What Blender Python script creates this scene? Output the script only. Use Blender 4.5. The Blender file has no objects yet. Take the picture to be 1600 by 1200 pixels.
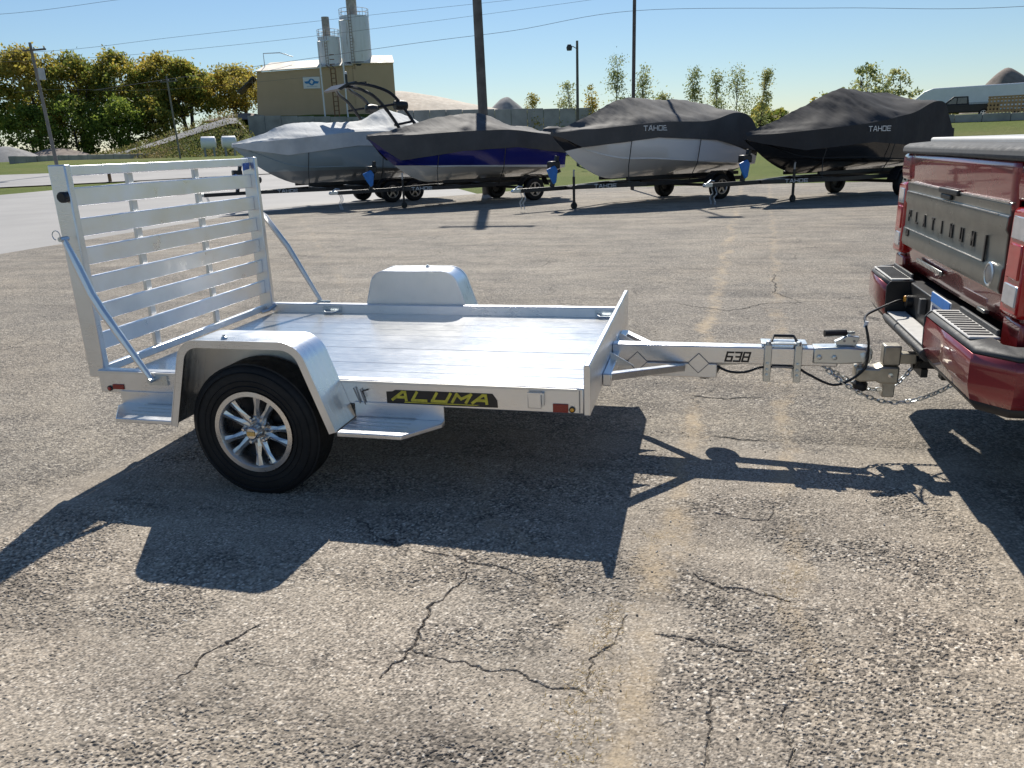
import bpy, math, random
import numpy as np
from mathutils import Vector, Matrix, noise as mnoise

# ------------------------------------------------------------------ camera, sky, sun, exposure
S = bpy.context.scene
COL = S.collection
CAM = Vector((2.9331, -3.128, 1.545)); YAW, PIT, ROL = -0.245, 0.2996, -0.0355
cd = bpy.data.cameras.new('camera'); cam = bpy.data.objects.new('camera', cd); COL.objects.link(cam)
fw = Vector((math.sin(YAW)*math.cos(PIT), math.cos(YAW)*math.cos(PIT), -math.sin(PIT)))
rt = Vector((math.cos(YAW), -math.sin(YAW), 0)); up = rt.cross(fw)
r2 = rt*math.cos(ROL)+up*math.sin(ROL); u2 = up*math.cos(ROL)-rt*math.sin(ROL)
M = Matrix((r2, u2, -fw)).transposed().to_4x4(); M.translation = CAM
cam.matrix_world = M
cd.sensor_width = 36; cd.lens = 1201.76/1600*36; cd.clip_start = .05; cd.clip_end = 9000
S.camera = cam

SUN = Vector((-.27, 1.0, 1.0)).normalized()
W_ = bpy.data.worlds.new('World'); S.world = W_; W_.use_nodes = True
nt = W_.node_tree; nt.nodes.clear()
sky = nt.nodes.new('ShaderNodeTexSky'); sky.sky_type = 'NISHITA'; sky.sun_disc = False
sky.sun_elevation = math.asin(SUN.z); sky.sun_rotation = math.atan2(SUN.x, SUN.y)
sky.altitude = 300; sky.air_density = 1.2; sky.dust_density = 0.1; sky.ozone_density = 6.0
bg = nt.nodes.new('ShaderNodeBackground'); bg.inputs[1].default_value = 0.078
wo = nt.nodes.new('ShaderNodeOutputWorld')
nt.links.new(sky.outputs[0], bg.inputs[0]); nt.links.new(bg.outputs[0], wo.inputs[0])
sd = bpy.data.lights.new('sun', 'SUN'); sd.energy = 5.0; sd.angle = math.radians(.53); sd.color = (1, .94, .84)
so = bpy.data.objects.new('sun', sd); COL.objects.link(so)
so.rotation_euler = (-SUN).to_track_quat('-Z', 'Y').to_euler(); so.location = (0, 20, 30)
S.view_settings.view_transform = 'Standard'; S.view_settings.look = 'None'
S.view_settings.exposure = 0.28; S.view_settings.gamma = 1.0; S.view_settings.use_curve_mapping = False
S.render.engine = 'CYCLES'; S.cycles.use_denoising = True; S.cycles.max_bounces = 7
S.cycles.sample_clamp_indirect = 6

# ------------------------------------------------------------------ materials
def newmat(name):
    m = bpy.data.materials.new(name); m.use_nodes = True
    t = m.node_tree; b = t.nodes['Principled BSDF']
    return m, t, b
def N(t, typ, **kw):
    n = t.nodes.new(typ)
    for k, v in kw.items():
        if hasattr(n, k): setattr(n, k, v)
        else: n.inputs[k].default_value = v
    return n
def coords(t, kind='Object'):
    return t.nodes.new('ShaderNodeTexCoord').outputs[kind]
def wpos(t):
    return t.nodes.new('ShaderNodeNewGeometry').outputs['Position']
def noise(t, vec, scale, detail=4, rough=.55, sock='Fac'):
    n = N(t, 'ShaderNodeTexNoise'); n.inputs['Scale'].default_value = scale
    n.inputs['Detail'].default_value = detail; n.inputs['Roughness'].default_value = rough
    t.links.new(vec, n.inputs['Vector']); return n.outputs[sock]
def ramp(t, fac, stops):
    r = t.nodes.new('ShaderNodeValToRGB'); cr = r.color_ramp
    while len(cr.elements) < len(stops): cr.elements.new(.5)
    for e, (p, c) in zip(cr.elements, stops):
        e.position = p; e.color = (c[0], c[1], c[2], 1) if not isinstance(c, (int, float)) else (c, c, c, 1)
    t.links.new(fac, r.inputs[0]); return r.outputs[0]
def mix(t, fac, a, b, typ='MIX'):
    m = t.nodes.new('ShaderNodeMix'); m.data_type = 'RGBA'; m.blend_type = typ
    for s, v in ((0, fac), (6, a), (7, b)):
        if isinstance(v, (int, float)): m.inputs[s].default_value = v
        elif isinstance(v, tuple): m.inputs[s].default_value = (*v[:3], 1)
        else: t.links.new(v, m.inputs[s])
    return m.outputs[2]
def math_(t, op, a, b=None, c=None, clamp=False):
    m = t.nodes.new('ShaderNodeMath'); m.operation = op; m.use_clamp = clamp
    for i, v in enumerate((a, b, c)):
        if v is None: continue
        if isinstance(v, (int, float)): m.inputs[i].default_value = v
        else: t.links.new(v, m.inputs[i])
    return m.outputs[0]
def maprange(t, v, a, b, c=0., d=1.):
    m = t.nodes.new('ShaderNodeMapRange'); t.links.new(v, m.inputs[0])
    for i, x in enumerate((a, b, c, d)): m.inputs[i+1].default_value = x
    return m.outputs[0]
def bump(t, b, h, strength=.3, dist=.01):
    n = t.nodes.new('ShaderNodeBump'); n.inputs['Strength'].default_value = strength; n.inputs['Distance'].default_value = dist
    t.links.new(h, n.inputs['Height']); t.links.new(n.outputs[0], b.inputs['Normal']); return n
def stretch(t, vec, sx, sy, sz):
    m = t.nodes.new('ShaderNodeMapping'); m.inputs['Scale'].default_value = (sx, sy, sz)
    t.links.new(vec, m.inputs[0]); return m.outputs[0]

def simple(name, col, rough=.5, metal=0., var=.15, scale=6., bmp=0., bscale=60., coat=0., spec=None):
    m, t, b = newmat(name)
    c = coords(t)
    n = noise(t, c, scale, 5)
    lo = tuple(max(0, x*(1-var)) for x in col); hi = tuple(min(1, x*(1+var)) for x in col)
    t.links.new(ramp(t, n, [(.3, lo), (.7, hi)]), b.inputs['Base Color'])
    rn = noise(t, c, scale*3.1, 3)
    t.links.new(maprange(t, rn, .3, .7, max(.02, rough*.85), min(1, rough*1.15)), b.inputs['Roughness'])
    b.inputs['Metallic'].default_value = metal; b.inputs['Coat Weight'].default_value = coat
    b.inputs['Coat Roughness'].default_value = .04
    if spec is not None: b.inputs['Specular IOR Level'].default_value = spec
    if bmp: bump(t, b, noise(t, c, bscale, 4), bmp, .004)
    return m

def aluminium(name, col=(.80, .81, .83), rough=.3, brush=(1, 30, 30), bs=.12, ribs=None, smear=.25, fine=.25, stain=.86):
    m, t, b = newmat(name)
    c = coords(t)
    st = noise(t, stretch(t, c, *brush), 14, 3, .7)
    big = noise(t, c, 3.5, 5, .6)
    col1 = mix(t, maprange(t, big, .3, .72), tuple(x*stain for x in col), col)
    t.links.new(col1, b.inputs['Base Color'])
    b.inputs['Metallic'].default_value = 1.
    r = math_(t, 'ADD', maprange(t, st, .3, .7, rough*.8, rough*1.2), maprange(t, big, .35, .75, 0, smear*.5))
    t.links.new(r, b.inputs['Roughness'])
    h = st
    if ribs:
        axis, per, amt = ribs
        sep = t.nodes.new('ShaderNodeSeparateXYZ'); t.links.new(c, sep.inputs[0])
        w = math_(t, 'SINE', math_(t, 'MULTIPLY', sep.outputs[axis], 2*math.pi/per))
        h = math_(t, 'ADD', math_(t, 'MULTIPLY', w, amt), math_(t, 'MULTIPLY', st, fine))
    bump(t, b, h, bs, .004)
    return m

MT = {}
MT['alu'] = aluminium('alu_extrusion', rough=.28)
MT['alu_slat'] = aluminium('alu_slat', (.93, .94, .96), .32, (1, 1, 1), .02, None, .2)
MT['alu_deck'] = aluminium('alu_deck', (.63, .635, .645), .215, (1, 40, 40), .085, (1, .016, 1.0), .06, .10, .95)
MT['alu_tread'] = aluminium('alu_fender', (.82, .83, .85), .25, (1, 30, 1), .1, (1, .045, .5))
MT['alu_dull'] = aluminium('alu_dull', (.76, .755, .74), .42, (1, 30, 30), .1)
MT['alu_skirt'] = aluminium('alu_skirt', (.90, .88, .84), .45, (30, 1, 1), .06)
MT['zinc'] = aluminium('zinc_plate', (.62, .66, .68), .3, (10, 10, 10), .1)
MT['chrome'] = aluminium('machined_alloy', (.74, .73, .72), .26, (1, 1, 1), .03)
MT['gunmetal'] = aluminium('alloy_pocket', (.33, .34, .36), .35, (1, 1, 1), .05)
MT['weld'] = simple('weld_bead', (.30, .30, .31), .5, .8, .2, 60)
MT['rubber'] = simple('tyre_rubber', (.013, .013, .014), .62, 0, .25, 12, .15, 120, spec=.3)
MT['black'] = simple('black_plastic', (.012, .012, .013), .45, 0, .2, 10, .1, 200)
MT['blacksteel'] = simple('black_steel', (.014, .014, .016), .4, .0, .2, 8)
MT['bplast'] = simple('grey_textured_plastic', (.045, .047, .05), .6, 0, .2, 10, .3, 400)
MT['red_lens'] = simple('red_lens', (.42, .012, .012), .12, 0, .1, 20, coat=.6)
MT['red_refl'] = simple('red_reflector', (.30, .03, .02), .25, 0, .2, 300)
MT['amber'] = simple('amber_lens', (.85, .36, .02), .15, 0, .1, 20, coat=.5)
MT['yellow'] = simple('yellow_print', (.62, .52, .05), .4, 0, .25, 40)
MT['decalblack'] = simple('black_decal', (.012, .012, .014), .35, 0, .1, 20)
MT['gold'] = simple('gold_label', (.55, .40, .15), .3, .6, .1, 40)
MT['white'] = simple('white_print', (.75, .75, .74), .5, 0, .06, 20)
MT['grey_print'] = simple('grey_print', (.42, .43, .45), .5, 0, .06, 20)
MT['blue'] = simple('blue_plastic', (.02, .18, .55), .4, 0, .15, 12)
MT['steelgalv'] = simple('hitch_steel', (.46, .43, .37), .42, .85, .2, 14, .1, 150)
MT['satin'] = simple('satin_trim', (.20, .205, .19), .32, .75, .06, 5)
MT['padgrey'] = simple('bumper_pad', (.52, .51, .49), .6, 0, .1, 25, .3, 300)
MT['cleanlens'] = simple('clear_lens', (.5, .5, .52), .1, .2, .15, 18, coat=1)
MT['glass'] = simple('dark_glass', (.01, .012, .014), .04, 0, .1, 3, coat=1)
MT['concrete'] = simple('weathered_concrete', (.33, .32, .30), .9, 0, .25, .7, .3, 12)
MT['galv'] = simple('galvanised', (.42, .42, .42), .5, .4, .15, 2)
MT['tonneau'] = simple('tonneau_vinyl', (.55, .54, .52), .55, 0, .06, 6, .1, 200)
MT['rust'] = simple('rusty_steel', (.23, .13, .07), .8, .2, .35, 3)
MT['tan'] = simple('tan_siding', (.54, .39, .24), .7, 0, .06, .3)
MT['tanroof'] = simple('pale_roof', (.58, .52, .44), .6, 0, .08, .3)
MT['wood'] = simple('timber', (.38, .26, .13), .8, 0, .25, 4)
MT['poleW'] = simple('pole_timber', (.125, .115, .105), .9, 0, .3, 3, .5, 30)
MT['polegrey'] = simple('weathered_pole', (.20, .185, .17), .9, 0, .25, 3)
MT['bark'] = simple('bark', (.075, .06, .05), .95, 0, .35, 4, .5, 20)
MT['whitepaint'] = simple('white_paint', (.80, .81, .83), .4, 0, .05, 1.5)
MT['gravel_g'] = simple('grey_gravel', (.27, .265, .26), .95, 0, .2, 1.2, .6, 8)
MT['gravel_b'] = simple('brown_gravel', (.22, .18, .155), .95, 0, .25, .8, .6, 8)
MT['sand'] = simple('pale_sand', (.58, .51, .42), .95, 0, .08, .4, .3, 6)

def paint(name, col, flake=.35, rough=.22):
    m, t, b = newmat(name)
    c = coords(t)
    n = noise(t, c, 900, 2)
    t.links.new(mix(t, maprange(t, n, .35, .65), tuple(x*.8 for x in col), tuple(min(1, x*1.2) for x in col)), b.inputs['Base Color'])
    b.inputs['Metallic'].default_value = flake
    dust = noise(t, c, 2.2, 6, .65)
    t.links.new(maprange(t, dust, .35, .8, rough, rough+.18), b.inputs['Roughness'])
    b.inputs['Coat Weight'].default_value = 1.; b.inputs['Coat Roughness'].default_value = .035
    bump(t, b, noise(t, c, 3.0, 2), .03, .01)
    return m
MT['red'] = paint('dark_red_paint', (.25, .022, .026))
MT['darkpaint'] = paint('black_paint', (.012, .012, .014), .1)

def silo_mat():
    m, t, b = newmat('stained_silo_paint')
    c = coords(t)
    st = noise(t, stretch(t, c, 1, 1, .12), 1.6, 5, .7)
    t.links.new(ramp(t, st, [(.30, (.42, .34, .28)), (.42, (.74, .74, .74)), (.75, (.82, .83, .85))]), b.inputs['Base Color'])
    b.inputs['Roughness'].default_value = .5
    return m
MT['silo'] = silo_mat()

def cloth(name, col, wr=1.0):
    m, t, b = newmat(name)
    c = coords(t)
    n = noise(t, c, 1.3, 6, .6)
    t.links.new(ramp(t, n, [(.3, tuple(x*.8 for x in col)), (.7, tuple(x*1.15 for x in col))]), b.inputs['Base Color'])
    b.inputs['Roughness'].default_value = .75; b.inputs['Specular IOR Level'].default_value = .3
    w = noise(t, stretch(t, c, 1.8, .45, 1), 1.9, 3, .5)
    bump(t, b, w, .35*wr, .09)
    return m
MT['cover_dark'] = cloth('charcoal_cover', (.085, .085, .088))
MT['cover_black'] = cloth('black_cover', (.040, .040, .043))
MT['cover_light'] = cloth('pale_grey_cover', (.55, .57, .58))

def hull_mat(name, upper, lower, line0, slope, arc=0., arcx=3., rough=.18):
    """gelcoat with a painted colour break that runs along the hull"""
    m, t, b = newmat(name)
    c = coords(t)
    sep = t.nodes.new('ShaderNodeSeparateXYZ'); t.links.new(c, sep.inputs[0])
    dx = math_(t, 'SUBTRACT', sep.outputs[0], arcx)
    ln = math_(t, 'ADD', math_(t, 'MULTIPLY', sep.outputs[0], slope), math_(t, 'MULTIPLY', math_(t, 'MULTIPLY', dx, dx), -arc))
    d = math_(t, 'SUBTRACT', math_(t, 'SUBTRACT', sep.outputs[2], ln), line0)
    t.links.new(mix(t, maprange(t, d, -.008, .008), lower, upper), b.inputs['Base Color'])
    b.inputs['Roughness'].default_value = rough; b.inputs['Coat Weight'].default_value = .5
    return m
MT['hull1'] = hull_mat('silver_hull', (.30, .37, .41), (.27, .28, .29), 1.08, -.012)
MT['hull2'] = hull_mat('navy_white_hull', (.008, .014, .17), (.72, .72, .71), 1.17, -.035)
MT['hull3'] = hull_mat('white_hull', (.02, .022, .03), (.80, .80, .81), 1.68, 0., .055, 2.7)
MT['hull4'] = hull_mat('black_hull', (.012, .012, .014), (.016, .016, .018), 1.1, 0.)

def leaf_mat(name, cols):
    m, t, b = newmat(name)
    g = t.nodes.new('ShaderNodeNewGeometry')
    big = noise(t, g.outputs['Position'], .33, 3)
    r = math_(t, 'ADD', math_(t, 'MULTIPLY', g.outputs['Random Per Island'], .55), math_(t, 'MULTIPLY', maprange(t, big, .3, .7), .45))
    k = len(cols)
    col = ramp(t, r, [((i+.5)/k, c) for i, c in enumerate(cols)])
    t.links.new(col, b.inputs['Base Color']); b.inputs['Roughness'].default_value = .6
    b.inputs['Specular IOR Level'].default_value = .25
    tr = t.nodes.new('ShaderNodeBsdfTranslucent'); t.links.new(col, tr.inputs[0])
    ms = t.nodes.new('ShaderNodeMixShader'); ms.inputs[0].default_value = .55
    t.links.new(b.outputs[0], ms.inputs[1]); t.links.new(tr.outputs[0], ms.inputs[2])
    t.links.new(ms.outputs[0], t.nodes['Material Output'].inputs[0])
    return m
MT['leaf_green'] = leaf_mat('green_leaves', [(.09, .13, .03), (.16, .23, .045), (.27, .34, .06), (.38, .38, .08)])
MT['leaf_olive'] = leaf_mat('olive_leaves', [(0.091, 0.137, 0.034), (0.227, 0.273, 0.057), (0.387, 0.342, 0.068), (0.6, 0.433, 0.091)])
MT['leaf_gold'] = leaf_mat('golden_leaves', [(0.154, 0.165, 0.039), (0.33, 0.297, 0.066), (0.506, 0.418, 0.083), (0.594, 0.407, 0.099)])
MT['leaf_poplar'] = leaf_mat('poplar_leaves', [(.13, .17, .06), (.24, .29, .11), (.38, .40, .17), (.48, .43, .18)])
MT['leaf_weed'] = leaf_mat('weed_leaves', [(0.065, 0.078, 0.026), (0.13, 0.156, 0.039), (0.221, 0.195, 0.078), (0.26, 0.195, 0.117)])

def chipseal(near=False):
    m, t, b = newmat('worn_chipseal_stones' if near else 'worn_chipseal')
    p = wpos(t)
    warp = N(t, 'ShaderNodeTexNoise'); warp.inputs['Scale'].default_value = 55; warp.inputs['Detail'].default_value = 2; t.links.new(p, warp.inputs['Vector'])
    pv = t.nodes.new('ShaderNodeVectorMath'); pv.operation = 'MULTIPLY_ADD'
    t.links.new(warp.outputs['Color'], pv.inputs[0]); pv.inputs[1].default_value = (.012, .012, 0); t.links.new(p, pv.inputs[2])
    fl = stretch(t, pv.outputs[0], 1, 1, 0)
    def vor(scale, feat='F1'):
        v = N(t, 'ShaderNodeTexVoronoi'); v.feature = feat; v.inputs['Scale'].default_value = scale
        t.links.new(fl, v.inputs['Vector']); return v
    v1 = vor(88.); v2 = vor(150.)
    big = noise(t, p, .35, 5, .6); mid = noise(t, p, 2.1, 5, .6); wear = noise(t, stretch(t, p, 1, .45, 1), 1.1, 6, .65)
    # stones: tint per stone
    sx = t.nodes.new('ShaderNodeSeparateColor'); t.links.new(v1.outputs['Color'], sx.inputs[0])
    sx2 = t.nodes.new('ShaderNodeSeparateColor'); t.links.new(v2.outputs['Color'], sx2.inputs[0])
    st = ramp(t, sx.outputs[0], [(.0, (.09, .083, .077)), (.3, (.21, .19, .167)), (.6, (.34, .305, .26)), (.86, (.46, .42, .36)), (1., (.66, .62, .56))])
    st2 = ramp(t, sx2.outputs[1], [(.0, (.10, .09, .082)), (.5, (.25, .225, .19)), (1., (.42, .38, .32))])
    stone = mix(t, .4, st, st2)
    # binder seen between stones
    gap = maprange(t, v1.outputs['Distance'], .42, .74)
    gapk = math_(t, 'MULTIPLY', gap, maprange(t, wear, .35, .65, .95, .45))
    col = mix(t, gapk, stone, (.040, .037, .036))
    if near:
        at = t.nodes.new('ShaderNodeAttribute'); at.attribute_name = 'stone'
        col = mix(t, at.outputs['Alpha'], col, at.outputs['Color'])
    # worn, dusty and bald areas
    dust = mix(t, maprange(t, mid, .38, .68, 0, .42), col, (.40, .355, .29))
    tone = ramp(t, big, [(.28, (.82, .82, .83)), (.5, (1.0, .985, .96)), (.72, (1.18, 1.12, 1.04))])
    col = mix(t, 1., dust, tone, 'MULTIPLY')
    # streaky wear: bare dark binder and pale dusty drifts, plus mid-size speckle that still reads far off
    stk = noise(t, stretch(t, p, .42, 1.5, 1), 1.15, 7, .68)
    col = mix(t, maprange(t, stk, .48, .64, 0., .65), col, mix(t, 1., col, (.56, .555, .56), 'MULTIPLY'))
    stk2 = noise(t, stretch(t, p, .3, 1.3, 1), .9, 6, .7)
    col = mix(t, maprange(t, stk2, .54, .68, 0., .42), col, (.46, .40, .325))
    spk = noise(t, p, 34, 3, .8)
    col = mix(t, 1., col, ramp(t, spk, [(.32, (.62, .62, .62)), (.5, (1., 1., 1.)), (.68, (1.35, 1.34, 1.32))]), 'MULTIPLY') if not near else col
    # sandy seams that run across the lot
    sep = t.nodes.new('ShaderNodeSeparateXYZ'); t.links.new(p, sep.inputs[0])
    wob = N(t, 'ShaderNodeTexNoise'); wob.inputs['Scale'].default_value = 1.6; wob.inputs['Detail'].default_value = 6; t.links.new(p, wob.inputs['Vector'])
    wo_ = math_(t, 'ADD', math_(t, 'MULTIPLY', math_(t, 'SUBTRACT', wob.outputs['Fac'], .5), .40), math_(t, 'MULTIPLY', math_(t, 'SUBTRACT', noise(t, p, 14, 5, .75), .5), .22))
    def seam(x0, k, w, amt):
        d = math_(t, 'ABSOLUTE', math_(t, 'ADD', math_(t, 'SUBTRACT', sep.outputs[0], math_(t, 'ADD', math_(t, 'MULTIPLY', sep.outputs[1], k), x0)), wo_))
        return math_(t, 'MULTIPLY', maprange(t, d, w*.35, w*1.3, 1., 0.), math_(t, 'MULTIPLY', maprange(t, noise(t, p, 1.9, 6, .78), .42, .60), amt))
    s1 = seam(2.84, .055, .065, .72); s2 = seam(3.36, .07, .05, .5); s3 = seam(2.0, -.6, .05, .25)
    sm = math_(t, 'MAXIMUM', math_(t, 'MAXIMUM', s1, s2), s3)
    sandc = mix(t, maprange(t, sx2.outputs[0], 0, 1, 0, .6), (.46, .36, .235), (.30, .235, .16))
    col = mix(t, sm, col, sandc)
    # hair cracks
    cw = t.nodes.new('ShaderNodeVectorMath'); cw.operation = 'MULTIPLY_ADD'
    cn = N(t, 'ShaderNodeTexNoise'); cn.inputs['Scale'].default_value = 1.7; cn.inputs['Detail'].default_value = 8; cn.inputs['Roughness'].default_value = .68; t.links.new(p, cn.inputs['Vector'])
    t.links.new(cn.outputs['Color'], cw.inputs[0]); cw.inputs[1].default_value = (.55, .55, 0); t.links.new(p, cw.inputs[2])
    cv = N(t, 'ShaderNodeTexVoronoi'); cv.feature = 'DISTANCE_TO_EDGE'; cv.inputs['Scale'].default_value = .75
    t.links.new(stretch(t, cw.outputs[0], 1, .8, 0), cv.inputs['Vector'])
    thin = maprange(t, cv.outputs['Distance'], .0008, .0042, 1., 0.)
    ck = math_(t, 'MULTIPLY', thin, maprange(t, noise(t, p, .8, 3), .52, .66, 0, .8))
    col = mix(t, math_(t, 'MULTIPLY', ck, .85), col, (.022, .02, .02))
    t.links.new(col, b.inputs['Base Color'])
    b.inputs['Roughness'].default_value = .82; b.inputs['Specular IOR Level'].default_value = .35
    # relief
    dome = math_(t, 'SUBTRACT', 1., v1.outputs['Distance'])
    dome2 = math_(t, 'SUBTRACT', 1., v2.outputs['Distance'])
    h = math_(t, 'ADD', math_(t, 'MULTIPLY', dome, maprange(t, sx.outputs[1], 0, 1, .35, 1.2)), math_(t, 'MULTIPLY', dome2, .3))
    h = math_(t, 'MULTIPLY', h, maprange(t, sm, 0, 1, 1., .35))
    h = math_(t, 'SUBTRACT', h, math_(t, 'MULTIPLY', ck, 2.))
    h = math_(t, 'ADD', h, math_(t, 'MULTIPLY', mid, 1.5))
    bump(t, b, h, .35 if near else 1.0, .0075)
    return m
MT['chip'] = chipseal(); MT['chip_near'] = chipseal(True)

def paving():
    m, t, b = newmat('smooth_driveway')
    p = wpos(t)
    big = noise(t, p, .18, 6, .62); fine = noise(t, p, 22, 4)
    c = ramp(t, big, [(.3, (.25, .245, .24)), (.55, (.33, .32, .31)), (.75, (.39, .375, .355))])
    t.links.new(mix(t, maprange(t, fine, .3, .7, 0, .3), c, (.2, .195, .19)), b.inputs['Base Color'])
    b.inputs['Roughness'].default_value = .8
    bump(t, b, fine, .3, .004)
    return m
MT['drive'] = paving()

def grassy():
    m, t, b = newmat('mown_grass')
    p = wpos(t)
    big = noise(t, p, .09, 5, .6); fine = noise(t, stretch(t, p, 1, 1, 1), 3.0, 6, .7)
    c = ramp(t, big, [(.3, (.10, .135, .028)), (.5, (.13, .165, .035)), (.7, (.20, .19, .07))])
    t.links.new(mix(t, maprange(t, fine, .3, .75, 0, .6), c, (.045, .06, .016)), b.inputs['Base Color'])
    b.inputs['Roughness'].default_value = .9; b.inputs['Specular IOR Level'].default_value = .1
    bump(t, b, fine, .8, .15)
    return m
MT['grass'] = grassy()

# ------------------------------------------------------------------ mesh helpers
class MB:
    def __init__(s): s.v = []; s.f = []
    def add(s, vs, fs):
        o = len(s.v); s.v += [tuple(map(float, v)) for v in vs]; s.f += [tuple(i+o for i in f) for f in fs]; return s
    def box(s, x0, x1, y0, y1, z0, z1):
        return s.add([(x0,y0,z0),(x1,y0,z0),(x1,y1,z0),(x0,y1,z0),(x0,y0,z1),(x1,y0,z1),(x1,y1,z1),(x0,y1,z1)],
                     [(0,3,2,1),(4,5,6,7),(0,1,5,4),(1,2,6,5),(2,3,7,6),(3,0,4,7)])
    def prism(s, poly, a, b, axis='y'):
        """poly: 2-D outline; axis y: (x,z) outline pulled from y=a to y=b; x: (y,z); z: (x,y)"""
        def P(p, d):
            return (p[0], d, p[1]) if axis == 'y' else (d, p[0], p[1]) if axis == 'x' else (p[0], p[1], d)
        n = len(poly)
        vs = [P(p, a) for p in poly]+[P(p, b) for p in poly]
        fs = [tuple(range(n))[::-1], tuple(range(n, 2*n))]+[(i, (i+1) % n, n+(i+1) % n, n+i) for i in range(n)]
        return s.add(vs, fs)
    def tube(s, pts, r, seg=8, caps=True, r1=None):
        pts = [Vector(p) for p in pts]; n = len(pts)
        rs = r if isinstance(r, (list, tuple)) else [r+(0 if r1 is None else (r1-r)*i/(n-1)) for i in range(n)]
        vs = []; ref = None
        for i, p in enumerate(pts):
            d = (pts[min(i+1, n-1)]-pts[max(i-1, 0)]).normalized()
            if ref is None:
                ref = Vector((0, 0, 1)) if abs(d.z) < .9 else Vector((1, 0, 0))
            a = d.cross(ref)
            if a.length < 1e-4: a = d.orthogonal()
            a.normalize(); bb = d.cross(a).normalized(); ref = -bb if False else ref
            for k in range(seg):
                th = 2*math.pi*k/seg
                vs.append(p+(a*math.cos(th)+bb*math.sin(th))*rs[i])
        fs = [(i*seg+k, i*seg+(k+1) % seg, (i+1)*seg+(k+1) % seg, (i+1)*seg+k) for i in range(n-1) for k in range(seg)]
        if caps: fs += [tuple(range(seg))[::-1], tuple(range((n-1)*seg, n*seg))]
        return s.add(vs, fs)
    def bar(s, p0, p1, w, h, upv=(0, 0, 1)):
        """rectangular bar from p0 to p1"""
        p0 = Vector(p0); p1 = Vector(p1); d = (p1-p0).normalized(); a = d.cross(Vector(upv))
        if a.length < 1e-4: a = d.orthogonal()
        a.normalize(); c = a.cross(d).normalized()
        vs = [p+a*(w/2*i)+c*(h/2*j) for p in (p0, p1) for i, j in ((-1,-1),(1,-1),(1,1),(-1,1))]
        return s.add(vs, [(0,3,2,1),(4,5,6,7),(0,1,5,4),(1,2,6,5),(2,3,7,6),(3,0,4,7)])
    def lathe(s, prof, c, axis='y', seg=32, close=False):
        vs = []; n = len(prof)
        for k in range(seg):
            th = 2*math.pi*k/seg; ca, sa = math.cos(th), math.sin(th)
            for (r, h) in prof:
                if axis == 'y': vs.append((c[0]+r*ca, c[1]+h, c[2]+r*sa))
                elif axis == 'z': vs.append((c[0]+r*ca, c[1]+r*sa, c[2]+h))
                else: vs.append((c[0]+h, c[1]+r*ca, c[2]+r*sa))
        fs = []
        for k in range(seg):
            k2 = (k+1) % seg
            for i in range(n-1 if not close else n):
                j = (i+1) % n
                fs.append((k*n+i, k2*n+i, k2*n+j, k*n+j))
        return s.add(vs, fs)
    def grid(s, rows):
        n = len(rows); m = len(rows[0])
        return s.add([p for r in rows for p in r], [(i*m+j, i*m+j+1, (i+1)*m+j+1, (i+1)*m+j) for i in range(n-1) for j in range(m-1)])
    def build(s, name, mat, parent=None, bevel=0., smooth=False, segs=2, solid=0., fixn=True):
        me = bpy.data.meshes.new(name); me.from_pydata(s.v, [], s.f); me.update()
        if fixn:
            import bmesh
            bm = bmesh.new(); bm.from_mesh(me); bmesh.ops.recalc_face_normals(bm, faces=bm.faces); bm.to_mesh(me); bm.free()
        me.materials.append(MT[mat] if isinstance(mat, str) else mat)
        o = bpy.data.objects.new(name, me); COL.objects.link(o)
        if parent: o.parent = parent
        if solid:
            md = o.modifiers.new('solid', 'SOLIDIFY'); md.thickness = solid; md.offset = 0
        if bevel:
            md = o.modifiers.new('bevel', 'BEVEL'); md.width = bevel; md.segments = segs; md.limit_method = 'ANGLE'; md.angle_limit = .6
            md.harden_normals = False
        if smooth or bevel:
            for p_ in me.polygons: p_.use_smooth = True
            me.set_sharp_from_angle(angle=.62)
        return o
def empty(name, label, cat, loc=(0, 0, 0), rz=0., group=None):
    o = bpy.data.objects.new(name, None); COL.objects.link(o); o.location = loc; o.rotation_euler = (0, 0, rz)
    o['label'] = label; o['category'] = cat
    if group: o['group'] = group
    return o
def tag(o, label, cat, group=None):
    o['label'] = label; o['category'] = cat
    if group: o['group'] = group
    return o
def kind(o, k): o['kind'] = k; return o
def lerp(xs, ys, x): return float(np.interp(x, xs, ys))
def sstep(a, b, x):
    t_ = min(1., max(0., (x-a)/(b-a))); return t_*t_*(3-2*t_)

GLY = {'T': [[(0,6),(4,6)],[(2,6),(2,0)]], 'A': [[(0,0),(1.6,6),(2.4,6),(4,0)],[(.7,2),(3.3,2)]], 'H': [[(0,0),(0,6)],[(4,0),(4,6)],[(0,3),(4,3)]],
  'O': [[(0,0),(0,6),(4,6),(4,0),(0,0)]], 'E': [[(4,6),(0,6),(0,0),(4,0)],[(0,3),(3.6,3)]], 'P': [[(0,0),(0,6),(4,6),(4,3),(0,3)]], 'L': [[(0,6),(0,0),(4,0)]],
  'I': [[(2,0),(2,6)]], 'N': [[(0,0),(0,6),(4,0),(4,6)]], 'U': [[(0,6),(0,0),(4,0),(4,6)]], 'M': [[(0,0),(0,6),(2,2.6),(4,6),(4,0)]],
  '6': [[(4,6),(0,6),(0,0),(4,0),(4,3),(0,3)]], '3': [[(0,6),(4,6),(4,0),(0,0)],[(1,3),(4,3)]], '8': [[(0,0),(0,6),(4,6),(4,0),(0,0)],[(0,3),(4,3)]],
  'V': [[(0,6),(2,0),(4,6)]], '4': [[(3,0),(3,6),(0,2),(4,2)]], 'X': [[(0,0),(4,6)],[(0,6),(4,0)]]}
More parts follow.
